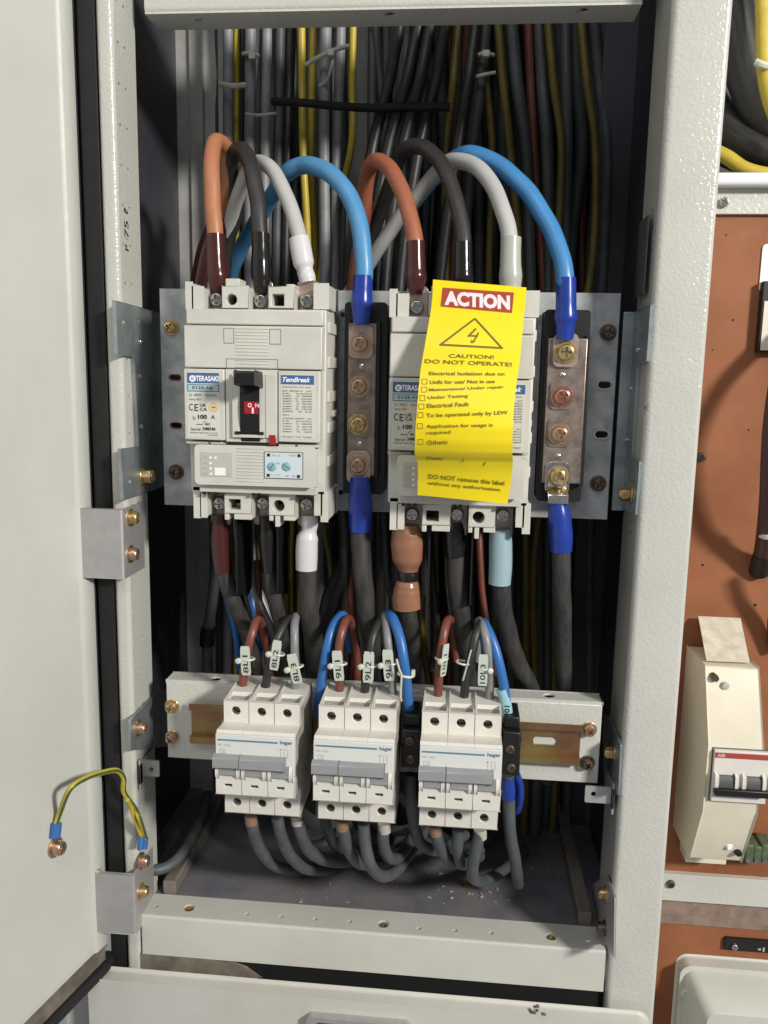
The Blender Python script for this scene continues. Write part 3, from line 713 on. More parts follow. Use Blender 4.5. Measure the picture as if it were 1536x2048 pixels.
    m = MB(); tpx(m, 'S125-NJ', 384, 772, 425, 780.5, Yt, 0.02)
    tpx(m, 'C', 378, 807, 386, 821, Yt, 0.0); tpx(m, 'E', 389, 808, 397, 822, Yt, 0.0)
    tpx(m, 'UK', 400, 807, 413, 813.5, Yt, 0.01); tpx(m, 'CA', 400, 815, 414, 822, Yt, 0.01)
    tpx(m, '100', 396, 829, 414, 838, Yt, 0.03); tpx(m, 'A', 422, 830, 430, 838, Yt, 0.0)
    a_ = P(392, 849, Yt); b2_ = P(406, 847, Yt); c_ = P(412, 842, Yt)
    m.box(a_.x, b2_.x, Yt, Yt+.1, a_.z, a_.z+0.3); m.add([(b2_.x, Yt, b2_.z), (c_.x, Yt, c_.z), (c_.x, Yt, c_.z+.35), (b2_.x, Yt, b2_.z+.35)], [(0, 1, 2, 3)])
    tpx(m, 'Serial', 382, 855, 401, 861, Yt, 0.0); tpx(m, '24M246', 405, 854, 431, 861, Yt, 0.02)
    tpx(m, 'TERASAKI ELECTRIC CO.,LTD.', 379, 863.5, 436, 868, Yt, 0.0); tpx(m, 'IN JAPAN', 415, 869, 436, 872.5, Yt, 0.0)
    tpx(m, 'IEC', 411, 846, 421, 850.5, Yt, 0.02)
    m.build('printing', INK, lb)
    m = MB(); tpx(m, 'Ui  800V   50/60Hz', 378, 787, 434, 793, Yt, 0.0); tpx(m, 'Uimp 8kV', 378, 796, 403, 802, Yt, 0.0); tpx(m, 'In', 386, 831, 391, 839, Yt, 0.0); m.build('printing', INKG, lb)
    cc = P(427, 814.5, 532.6); m = MB().lathe((cc.x, 532.84, cc.z), (0, -1, 0), [(3.3, 0), (3.3, 0.08)], 24); m.build('seal_sticker', mat('gold_seal', (0.62, 0.52, 0.27), 0.4), lb)
    m = MB(); m.box(cc.x-1.1, cc.x+1.1, 532.6, 532.75, cc.z-0.25, cc.z+0.25); m.build('printing', DULLS, lb)
    # right label
    lb = MB().bpx(561, 747, 629, 879, 532.85, 533.1).build('data_label', LABELW, t)
    MB().bpx(562, 750, 628, 769.5, 532.7, 532.84).build('header', LBHEAD, lb)
    m = MB(); tpx(m, 'TemBreak', 565, 754, 621, 765, Yt, 0.03, 0.35); m.build('printing', WHITE, lb)
    m = MB(); tpx(m, 'BREAKING CAP. (kA)', 565, 772.5, 622, 776.5, Yt, 0.01)
    ln = (('IEC 60947-2   AC', 780), ('kA    Icu/Ics', 785), ('240V    %  50/50', 790), ('380V  %  36/36', 795.5), ('400V   %  36/36', 800.5), ('415V    %  36/36', 805.5), ('440V   %  25/25', 811), ('500V   %  18/18', 816), ('690V   %  6/6', 821), ('CAT A', 827.5))
    for s_, y_ in ln: tpx(m, s_, 565, y_, 578 if s_ == 'CAT A' else 624, y_+4, Yt, 0.01)
    for s_, y_ in (('AS/NZS 60947   AC', 835), ('kA    Icu/Ics', 840), ('240V   %  50/25', 845.5), ('415V    %  36/18', 851), ('440V   %  25/13', 856.5), ('500V   %  18/9', 861.5), ('PUSH TO TRIP', 872)): tpx(m, s_, 565, y_, 624, y_+4, Yt, 0.01)
    m.build('printing', INKG, lb)
    # trip unit
    a = P(391, 890, 535); b = P(632, 974, 535)
    m = MB().prism(rrect(a.x, b.x, b.z, a.z, 2.5), 'y', 534.5, 546); tu = m.build('trip_unit', CREAM, t, bevel=0.6)
    m = MB().bpx(401, 904, 464, 954, 534.2, 534.45).build('status_panel', mat('olive_grey_panel', (0.47, 0.48, 0.42), 0.5), tu)
    m = MB()
    for x_, y_ in ((421, 915), (431, 915.5), (421, 926), (421.5, 937), (422, 947.5)):
        c = P(x_, y_, 534.1); m.lathe((c.x, 534.2, c.z), (0, -1, 0), [(0.85, 0), (0.85, 0.12)], 14)
    m.bpx(429, 935, 451, 951, 534.0, 534.19); m.build('indicator', WHITE, tu)
    m = MB()
    for s_, y_ in (('AX', 912), ('AL', 923), ('SHT', 934), ('UVT', 945)): tpx(m, s_, 405, y_, 416, y_+5.5, 534.1, 0.0)
    tpx(m, 'V', 454, 946, 459, 951, 534.1); m.build('printing', INKL, tu)
    m = MB()
    for k in range(11): m.bpx(472, 896+6.6*k, 529, 898.8+6.6*k, 534.1, 535)
    m.build('grip_rib', CREAM, tu, bevel=0.25)
    m = MB().bpx(528, 903, 606, 959, 534.1, 534.6); m.build('window_frame', GROOVE, tu)
    wn = MB().bpx(529.5, 904.5, 604.5, 957.5, 533.9, 534.09).build('setting_window', LABELB, tu)
    for i, (x_, y_) in enumerate(((544, 933), (573, 933))):
        c = P(x_, y_, 533.7); m = MB().lathe((c.x, 533.9, c.z), (0, -1, 0), [(2.9, 0), (2.9, 0.5), (2.5, 0.8), (.1, .8)], 24)
        ca, sa = math.cos(0.9-1.5*i), math.sin(0.9-1.5*i)
        dl = m.build('dial', DIAL, tu)
        MB().add([(c.x+ca*k-sa*l, 533.0, c.z+sa*k+ca*l) for k, l in ((-2.4, -.35), (2.6, -.35), (2.6, .35), (-2.4, .35))], [(0, 1, 2, 3)]).build('pointer', INKG, tu)
    m = MB()
    for x_, y_ in ((534, 907), (595, 908.5), (533.5, 947.5), (594, 950)): m.bpx(x_, y_, x_+6, y_+6, 533.7, 533.88)
    m.build('corner_mark', INK, tu)
    m = MB(); tpx(m, '100  125', 545, 909, 560, 913, 533.75); tpx(m, '80', 552, 925, 560, 929, 533.75); tpx(m, 'HIGH', 578, 909, 592, 913, 533.75); tpx(m, 'Ir (A)', 543, 948, 560, 952, 533.75); tpx(m, 'Ii', 572, 950, 590, 954, 533.75)
    m.build('printing', INKL, tu)
    # bottom strip with notches
    a = P(399, 972, 540); b = P(634, 991, 540)
    m = MB().box(a.x, b.x, 540, 548, b.z, a.z+1); m.build('lower_lip', CREAM, t, bevel=0.4)
    m = MB()
    for x_, y_ in ((405, 984), (416, 984), (428, 984), (504, 986), (515, 986), (593, 990), (603, 990), (613, 990)): m.bpx(x_, y_, x_+6, y_+5, 539.8, 541)
    m.build('notch', BLACK, t)
    # phase barriers below
    for x_, yb in ((474, 1185), (556, 1182)):
        a = P(x_, 1050, 560); b = P(x_, yb, 560)
        MB().prism([(556, a.z+8), (596, a.z+8), (596, b.z-5), (585, b.z-9), (556, b.z)], 'x', a.x, a.x+1.0).build('phase_barrier', BLACK, t)
    return t
m1 = make_mccb()
m2 = copy_tree(m1)
dX = P(773, 899, 533)-P(367, 878, 533)
m2.location = m2.location + Vector((dX.x, 0, dX.z))*S
m2['label'] = 'large cream moulded case breaker half hidden behind the yellow warning tag'
for x_, y0_, y1_ in ((880, 420, 575), (987, 440, 575)):
    a = P(x_, y0_, 575); b = P(x_-4, y1_, 575)
    MB().box(a.x, a.x+0.9, 572, 600, b.z, a.z).build('phase_barrier', DGREY, m2, origin=Vector(m2.location)/S)

# ================================================================== NEUTRAL LINKS
def link(lab, base, bar, scr, bumps, mets, top):
    a = P(base[0], base[1], 588); b = P(base[2], base[3], 588)
    t = thing('neutral_link', lab, 'busbar link', ((a.x+b.x)/2, 600, b.z), 'neutral links beside the large breakers')
    MB().prism(rrect(a.x, b.x, b.z, a.z, 2, 3), 'y', 582, 600.5).build('insulator', BLACK, t, bevel=0.6)
    a = P(bar[0], bar[1], 574); b = P(bar[2], bar[3], 574); 
    MB().box(a.x-1.2, a.x+1, 578, 583, b.z-2, a.z+2).box(b.x-1, b.x+2.4, 576, 583, b.z-2, a.z+2).build('insulator', BLACK, t, bevel=0.5, label='raised side walls of the black insulator')
    MB().box(a.x, b.x, 574, 582, b.z, a.z).build('bar', TIN, t, bevel=0.6)
    n = len(scr)
    for i, (x_, y_) in enumerate(scr):
        c = P(x_, y_, 573)
        if i in (0, n-1):
            MB().prism(rrect(c.x-7.5, c.x+7.5, c.z-(9 if i == 0 else 12), c.z+(12 if i == 0 else 9), 4, 5), 'y', 571.6, 573.9).build('lug', LUGM if i == 0 or not top else CHROME, t, bevel=0.4)
        else:
            MB().prism(rrect(c.x-7.3, c.x+7.3, c.z-8, c.z+9, 3, 5), 'y', 572.6, 573.9).build('lug', TIN, t, bevel=0.4)
        screw(Vector((c.x, 571.6 if i in (0, n-1) else 572.6, c.z)), (0, -1, 0), 5.2, mets[i], t, h=4.2, rot=random.uniform(0, 1.5))
    for x_, y_ in bumps:
        c = P(x_, y_, 574); MB().lathe((c.x, 574, c.z), (0, -1, 0), [(1.8, 0), (1.6, .6), (.9, .9), (.8, .3), (.1, .3)], 14).build('rivet', CHROME, t)
    return t
l1 = link('neutral link between the two large breakers, with four yellow brass screws', (694, 607, 768, 985), (697, 646, 748, 952), ((722, 688), (719, 773), (717, 849), (717, 930)), ((724, 733), (720, 888)), (COPPER, COPPER, BRASS, COPPER), False)
l2 = link('neutral link on the right of the plate, its second screw reddish and lowest lug bright', (1090, 622, 1157, 1000), (1098, 676, 1160, 968), ((1131, 705), (1124, 793), (1119, 868), (1115, 952)), ((1125, 750), (1116, 912)), (BRASS, mat('red_copper_screw', (0.6, 0.30, 0.22), 0.27, metal=0.95), COPPER, BRASS), True)

# ================================================================== SMALL BREAKERS
def make_mcb():
    x0, zt = -152.0, -216.2; W = 51.4; p_ = W/3
    t = thing('miniature_breaker', 'three pole cream miniature breaker under markers 8L1, 8L2 and 8L3', 'circuit breaker', (x0, 567, -295.5), 'three pole breakers in a row on the rail')
    XF = x0; 
    for k in range(3):
        a = x0+k*p_+0.06; b = x0+(k+1)*p_-0.06
        m = MB()
        def sec(u0, u1, well):
            top = [(566, zt), (549, zt-0.6), (541, zt-0.6)] + ([(540, zt-3.2), (526.5, zt-4.8), (525.4, zt)] if well else []) + [(525.2, zt)]
            pr = top + [(525.2, zt-3), (529.5, zt-3.4), (529.5, zt-12), (525.2, zt-13), (525.2, zt-15), (507, zt-13.2), (505.2, zt-14.8), (505.2, zt-55.6), (507, zt-57), (525.2, zt-57), (525.2, zt-66), (529.5, zt-67), (529.5, zt-77), (525.2, zt-78), (525.2, zt-79.2), (560, zt-79.2), (566, zt-72)]
            m.prism(pr, 'x', u0, u1)
        sec(a, a+1.3, False); sec(a+1.3, b-1.3, True); sec(b-1.3, b, False)
        # raised divider fins
        m.prism([(563, zt), (561, zt+1.6), (545, zt+1.2), (526, zt)], 'x', a, a+0.9)
        m.build('pole_body', CREAM2, t, bevel=0.0)
        MB().add([(a+1.4, 526.8, zt-4.7), (b-1.4, 526.8, zt-4.7), (b-1.4, 539.8, zt-3.1), (a+1.4, 539.8, zt-3.1)], [(0, 1, 2, 3)]).build('well_floor', DUSTY, t)
        cxs = (a+b)/2
        # front faces with real holes
        f = MB(); hh = circ(cxs-0.3, zt-6.8, 3.0, 20); hb = circ(cxs-0.3, zt-71.5, 2.9, 20)
        f.prism([(a, zt-15), (b, zt-15), (b, zt), (a, zt)], 'y', 523, 525.15, holes=[hh])
        f.build('terminal_cover', CREAM2, t, bevel=0.35)
        f = MB(); f.prism([(a, zt-79.2), (b, zt-79.2), (b, zt-57), (a, zt-57)], 'y', 523, 525.15, holes=[hb]); f.build('terminal_cover', CREAM2, t, bevel=0.35)
        for zz in (zt-6.8, zt-71.5):
            MB().cyl((cxs-0.3, 529.4, zz), (0, -1, 0), 3.6, 0.05, 20).build('terminal_hole', GROOVE, t)
            screw((cxs-0.3, 529.3, zz), (0, -1, 0), 2.6, DULLC, t, 'terminal_screw', washer=False, h=1.0, rot=random.uniform(0, 1.5))
        f = MB(); f.prism([(a, zt-55.6), (b, zt-55.6), (b, zt-41.5), (a, zt-41.5)], 'y', 503, 505.15, holes=[[(cxs-3, zt-50.4), (cxs+2, zt-50.4), (cxs+2, zt-48.4), (cxs-3, zt-48.4)]])
        f.build('front_face', CREAM2, t, bevel=0.35)
        MB().box(cxs-3, cxs+2, 504.7, 505.18, zt-50.4, zt-48.4).build('status_window', INK, t)
        # cheeks and toggle
        for u in (a+0.3, b-3.0):
            f = MB(); pr = [(505.1, zt-33), (502, zt-35), (500.6, zt-38.5), (500.8, zt-41.5), (502.3, zt-44), (503.3, zt-45.2), (505.1, zt-45.2)]
            f.prism(pr, 'x', u, u+2.5); f.build('toggle_guard', CREAM2, t, bevel=0.35)
        g = MB(); g.prism([(505, zt-34), (500.2, zt-34), (500.4, zt-41.2), (504.9, zt-42.2)], 'x', a+3.0, b-3.1); tg = g.build('toggle', GTOG, t, bevel=0.2)
        g = MB(); text(g, 'I ON', lambda u, v: (a+5.2+(b-a-10)*u, 500.15+0.1, zt-40.9+2.2*v), 0.02); g.build('printing', INKL, tg)
    # upper label face across the poles
    f = MB(); f.box(x0+0.1, x0+W-0.1, 503, 505.15, zt-41.5, zt-14.6); f.build('label_face', mat('cool_white_label_face', (0.66, 0.67, 0.64), 0.42), t, bevel=0.4)
    g = MB(); g.prism([(503.4, zt-27.8), (499.5, zt-27.2), (496.8, zt-28.4), (496.6, zt-34.6), (499, zt-35.8), (503.5, zt-35.4)], 'x', x0-0.1, x0+W*0.333-0.15); g.build('toggle_bar', GTOG, t, bevel=0.35)
    g = MB(); g.prism([(503.4, zt-27.8), (499.5, zt-27.2), (496.8, zt-28.4), (496.6, zt-34.6), (499, zt-35.8), (503.5, zt-35.4)], 'x', x0+W*0.333+0.15, x0+W-5.2); g.build('toggle_bar', GTOG, t, bevel=0.35)
    g = MB(); g.box(x0+1.4, x0+W*0.79, 502.85, 502.98, zt-18.9, zt-17.8); g.build('stripe', mat('steel_blue_print', (0.10, 0.22, 0.30), 0.4), t)
    g = MB(); text(g, 'hager', lambda u, v: (x0+W*0.82+8.2*u, 502.9, zt-19.8+3.2*v), 0.03); g.build('printing', mat('blue_grey_print', (0.12, 0.17, 0.22), 0.45), t)
    g = MB(); text(g, 'MC 332A', lambda u, v: (x0+2+8*u, 502.9, zt-22.6+1.6*v), 0.0); text(g, 'C32', lambda u, v: (x0+2.4+4.4*u, 502.9, zt-27.6+3.2*v), 0.0)
    for k in range(3): g.box(x0+W-9+k*2.3, x0+W-8.7+k*2.3, 502.9, 503, zt-28.5, zt-24.2); text(g, '135'[k], lambda u, v: (x0+W-9.4+k*2.3+1.0*u, 502.9, zt-23.6+1.4*v))
    g.build('printing', INKL, t)
    # side face, with its parting line and rivets
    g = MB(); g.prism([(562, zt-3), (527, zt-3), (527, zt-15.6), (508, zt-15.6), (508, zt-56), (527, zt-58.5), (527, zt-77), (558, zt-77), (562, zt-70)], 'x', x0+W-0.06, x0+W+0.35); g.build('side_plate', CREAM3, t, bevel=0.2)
    return t
b1 = make_mcb()
b2 = copy_tree(b1); b2.location.x += 63.6*S; b2.location.z += -0.1*S; b2['label'] = 'three pole cream miniature breaker under markers 9L1, 9L2 and 9L3'
b3 = copy_tree(b1); b3.location.x += 131.1*S; b3['label'] = 'three pole cream miniature breaker with the rail bare on its right side'

# black neutral terminals next to the small breakers
def nterm(lab, x0, x1, ytop, ybot, scr):
    a = P(x0, ytop, 530); b = P(x1, ybot, 530)
    t = thing('neutral_terminal', lab, 'terminal', ((a.x+b.x)/2, 567, b.z), 'black neutral terminals on the rail')
    MB().box(a.x, b.x, 532, 566, b.z, a.z).build('body', BLACK, t, bevel=1.0)
    MB().box(a.x+0.8, b.x-0.8, 538, 564, a.z, a.z+8).build('wire_entry', BLACK, t, bevel=1.0)
    for x_, y_ in scr:
        c = P(x_, y_, 531.9); screw(c, (0, -1, 0), 3.0, DULLS, t, 'terminal_screw', h=1.6, washer=False)
nterm('black neutral terminal between the middle and the right small breaker', 804, 838, 1462, 1540, ((819, 1482), (821, 1518)))
nterm('black neutral terminal at the right side of the rightmost small breaker', 1007, 1039, 1466, 1556, ((1020, 1498), (1022, 1535)))

# ================================================================== CABLES
def cable(name, lab, pts, r, m, grp=None, cat='cable', sleeves=(), n=16, stripe=None, steps=8, twist=0.0, raw3d=False):
    pp = pts if raw3d else [P(*q) for q in pts]
    if sleeves and name == 'power_cable': pp = pp[1:]
    if name in ('power_cable', 'sheathed_cable', 'wire') and len(pp) > 3:
        pp = catmull([Vector(q_) for q_ in pp], 4); ph = [random.uniform(0, 6.3) for _ in range(6)]; L_ = 0; am = (0.026*r+0.08)*(0.55 if name == 'sheathed_cable' else 1)
        for i_ in range(1, len(pp)):
            L_ += (pp[i_]-pp[i_-1]).length; e_ = min(1, L_/25)
            pp[i_] = pp[i_] + Vector([am*e_*(math.sin(L_/9.0+ph[k_])+0.7*math.sin(L_/4.6+ph[k_+3])) for k_ in range(3)])
        steps = 3
    o = MB().tube(pp, r, n, stripe=stripe, steps=steps, twist=twist).build(name, m, origin=None)
    tag(o, lab, cat, grp)
    for (nm, sp_, rads, sm) in sleeves:
        def rf(t_, rads=rads):
            u = t_*(len(rads)-1); i = min(int(u), len(rads)-2); f = u-i; f = f*f*(3-2*f); return rads[i]*(1-f)+rads[i+1]*f
        MB().tube([P(*q) for q in sp_], rf, 20, steps=9).build(nm, sm, o)
    return o
G1 = 'thick cables looping into the two large breakers'
cable('power_cable', 'orange brown cable looping into the first pole of the left large breaker',
      [(436, 590, 562), (433, 520, 563), (428, 440, 566), (424, 360, 572), (424, 305, 580), (434, 283, 592), (452, 296, 606), (458, 340, 616), (448, 400, 628), (425, 480, 640), (400, 560, 652), (385, 700, 665)], 5.3, ORANGE, G1,
      sleeves=[('sleeve', [(437, 590, 562.5), (436, 560, 562.5), (433, 525, 563), (431, 470, 564.5)], [4.0, 6.0, 7.0, 6.6, 6.3, 6.2], DBROWN)])
cable('power_cable', 'maroon jacketed cable leaning behind the orange brown one',
      [(470, 330, 648), (455, 400, 642), (430, 470, 634), (408, 540, 630), (395, 640, 628)], 8.5, DBROWN, G1)
cable('power_cable', 'black cable looping into the middle pole of the left large breaker',
      [(524, 595, 562), (522, 540, 562.5), (520, 470, 565), (514, 400, 570), (503, 335, 579), (487, 302, 592), (468, 306, 606), (462, 350, 618), (470, 420, 632), (450, 520, 645), (440, 700, 660)], 5.4, BWIRE, G1,
      sleeves=[('sleeve', [(524, 590, 562), (523, 560, 562.3), (522, 520, 563), (521, 468, 565)], [3.4, 5.4, 6.6, 6.6, 6.0, 5.9], BGLOSS)])
cable('power_cable', 'light grey cable looping into the third pole of the left large breaker',
      [(616, 595, 562), (610, 550, 562.5), (600, 480, 564), (583, 420, 570), (560, 365, 578), (536, 332, 588), (512, 326, 600), (492, 350, 612), (470, 410, 626), (455, 480, 640), (440, 600, 655)], 5.0, GREYW, G1,
      sleeves=[('sleeve', [(616, 565, 562), (612, 545, 562.3), (606, 520, 563), (598, 476, 564.5)], [5.2, 5.6, 5.0, 6.8, 6.9, 6.6], WSLV)])
cable('power_cable', 'light blue cable arching into the neutral link between the large breakers',
      [(722, 640, 569), (725, 590, 569), (728, 530, 570), (723, 470, 573), (708, 415, 578), (683, 370, 584), (650, 340, 592), (610, 331, 602), (575, 345, 612), (548, 385, 640), (515, 440, 664), (480, 500, 684), (458, 570, 695), (445, 700, 700)], 5.9, LBLUE, G1,
      sleeves=[('sleeve', [(722, 648, 570), (723, 628, 569.5), (724, 600, 569), (726, 552, 569.5)], [5.3, 5.8, 6.4, 7.3, 6.6, 6.4], NAVY)])
cable('power_cable', 'orange brown cable looping into the first pole of the tagged breaker',
      [(832, 600, 562), (832, 540, 562.5), (830, 480, 564), (818, 425, 569), (800, 375, 576), (780, 338, 586), (756, 322, 598), (737, 338, 610), (731, 385, 622), (728, 440, 634), (715, 520, 645), (700, 640, 660)], 5.4, mat('rust_insulation', (0.36, 0.115, 0.058), 0.40, var=0.12, vscale=60), G1,
      sleeves=[('sleeve', [(832, 590, 562), (832, 560, 562.3), (832, 530, 562.7), (831, 484, 563.8)], [4.0, 5.8, 6.9, 6.2, 6.0, 6.0], DBROWN)])
cable('power_cable', 'black cable looping into the middle pole of the tagged breaker',
      [(926, 600, 562), (927, 540, 562.5), (926, 480, 564.5), (918, 425, 570), (902, 370, 577), (880, 325, 586), (850, 297, 598), (815, 297, 610), (792, 330, 622), (770, 400, 634), (738, 480, 645), (700, 570, 655)], 5.2, BWIRE, G1,
      sleeves=[('sleeve', [(926, 590, 562), (926, 560, 562.3), (926, 530, 562.7), (926, 486, 564)], [4.0, 5.8, 6.9, 6.4, 6.1, 6.0], BGLOSS)])
cable('power_cable', 'light grey cable looping into the third pole of the tagged breaker',
      [(1020, 600, 562), (1020, 540, 562.5), (1019, 480, 565), (1008, 425, 570), (988, 378, 577), (960, 340, 586), (925, 322, 597), (893, 328, 608), (860, 360, 620), (820, 410, 630), (775, 470, 640), (735, 530, 650), (690, 600, 660)], 5.3, GREYW, G1,
      sleeves=[('sleeve', [(1020, 596, 562), (1021, 560, 562.3), (1021, 520, 563), (1022, 476, 564.5)], [6.2, 6.8, 7.4, 6.7, 6.5, 6.5], GSLV)])
cable('power_cable', 'blue cable arching into the neutral link on the far right',
      [(1130, 670, 569), (1132, 610, 569), (1130, 555, 570), (1118, 500, 574), (1095, 445, 579), (1062, 393, 585), (1020, 348, 593), (975, 318, 602), (930, 310, 612), (895, 328, 628), (862, 362, 645), (820, 411, 662), (775, 471, 676), (735, 531, 690), (700, 600, 700)], 5.9, mat('sky_blue_insulation', (0.055, 0.23, 0.50), 0.34, var=0.1, vscale=60), G1,
      sleeves=[('sleeve', [(1130, 678, 570), (1131, 648, 569.5), (1132, 620, 569.2), (1132, 556, 570)], [5.6, 6.0, 7.4, 6.6, 6.4], NAVY)])
G2 = 'thick cables leaving the bottom of the large breakers'
cable('power_cable', 'dark cable with a maroon sleeve below the left large breaker',
      [(438, 1025, 562), (440, 1080, 563), (446, 1140, 566), (466, 1200, 572), (492, 1260, 590), (510, 1330, 606), (520, 1420, 620), (530, 1560, 640)], 5.6, DUSTJ, G2,
      sleeves=[('sleeve', [(438, 1028, 562), (440, 1060, 562.5), (441, 1090, 563.5), (447, 1142, 566)], [4.5, 5.6, 6.4, 6.6, 6.3], DBROWN)])
cable('power_cable', 'black cable with a glossy black sleeve below the left large breaker',
      [(530, 1025, 562), (534, 1080, 563), (540, 1150, 567), (553, 1210, 573), (566, 1270, 585), (575, 1350, 606), (580, 1500, 630)], 5.3, DUSTJ, G2,
      sleeves=[('sleeve', [(530, 1030, 562), (534, 1060, 562.5), (536, 1090, 563.5), (540, 1140, 566)], [4.2, 5.2, 6.2, 6.3, 6.0], BGLOSS)])
cable('power_cable', 'thick black cable with a white sleeve below the left large breaker',
      [(613, 1030, 562), (614, 1100, 563), (616, 1180, 566), (622, 1250, 574), (634, 1320, 596), (648, 1400, 612), (655, 1560, 630)], 6.9, DUSTJ, G2,
      sleeves=[('sleeve', [(618, 1030, 562), (619, 1055, 562.2), (614, 1085, 562.6), (613, 1138, 563.5)], [5.2, 6.0, 5.2, 7.4, 7.6, 7.4], WSLV)])
cable('power_cable', 'thick black cable with a blue sleeve below the middle neutral link',
      [(719, 960, 572), (720, 1020, 569), (722, 1100, 569), (728, 1180, 572), (738, 1250, 580), (752, 1330, 602), (765, 1450, 620), (770, 1560, 640)], 6.7, DUSTJ, G2,
      sleeves=[('sleeve', [(719, 955, 570.5), (720, 985, 569.5), (721, 1020, 569), (722, 1062, 569)], [6.5, 7.6, 8.2, 8.1, 7.8], NAVY)])
cable('power_cable', 'black cable in a two piece tan sleeve with a dark band, below the tagged breaker',
      [(818, 1040, 562), (815, 1100, 563), (815, 1180, 565), (818, 1250, 574), (828, 1330, 602), (838, 1450, 615)], 6.6, DUSTJ, G2,
      sleeves=[('sleeve', [(815, 1048, 562), (814, 1075, 562.5), (815, 1105, 563), (817, 1143, 564)], [7.8, 10.4, 11.2, 10.6, 6.8], TAN),
               ('sleeve', [(817, 1158, 564), (815, 1175, 564.5), (814, 1195, 565), (815, 1214, 565.5)], [6.8, 8.6, 9.6, 10.2, 10.3], TAN),
               ('band', [(817, 1141, 564), (817, 1150, 564), (817, 1160, 564)], [7.3, 7.8, 7.3], BGLOSS)])
cable('power_cable', 'black cable with a black sleeve below the middle of the tagged breaker',
      [(908, 1040, 562), (911, 1100, 564), (916, 1180, 568), (926, 1260, 578), (940, 1340, 604), (948, 1450, 615)], 6.6, DUSTJ, G2,
      sleeves=[('sleeve', [(907, 1045, 562), (909, 1075, 562.6), (911, 1110, 564)], [6, 7.2, 7.4, 7.2], BGLOSS)])
cable('power_cable', 'black cable with a pale blue sleeve below the tagged breaker',
      [(1000, 1050, 562), (1001, 1110, 563), (1002, 1170, 565), (1010, 1240, 578), (1030, 1310, 593), (1062, 1380, 608), (1090, 1450, 625), (1095, 1560, 640)], 6.5, DUSTJ, G2,
      sleeves=[('sleeve', [(1000, 1058, 562), (1001, 1090, 562.4), (1001, 1130, 563), (999, 1167, 563.5)], [7.2, 7.8, 7.8, 7.5], CSLV)])
cable('power_cable', 'straight black cable with a blue sleeve below the far right neutral link',
      [(1116, 985, 569), (1121, 1050, 568), (1123, 1150, 569), (1125, 1250, 584), (1127, 1350, 602), (1128, 1500, 630)], 6.3, DUSTJ, G2,
      sleeves=[('sleeve', [(1115, 1004, 569), (1119, 1035, 568.5), (1122, 1070, 568), (1122, 1102, 568.3)], [6.6, 7.6, 7.8, 7.4], NAVY)])
# bent bright lug of the right link's lower cable
a = P(1115, 968, 571); m = MB()
m.prism([(571.4, a.z+2), (570, a.z-2), (562.5, a.z-6), (561.5, a.z-12), (563.5, a.z-12.5), (565, a.z-7.5), (572, a.z-3), (573.4, a.z+1)], 'x', a.x-6.8, a.x+6.5)
m.build('lug_tail', CHROME, l2, bevel=0.5)

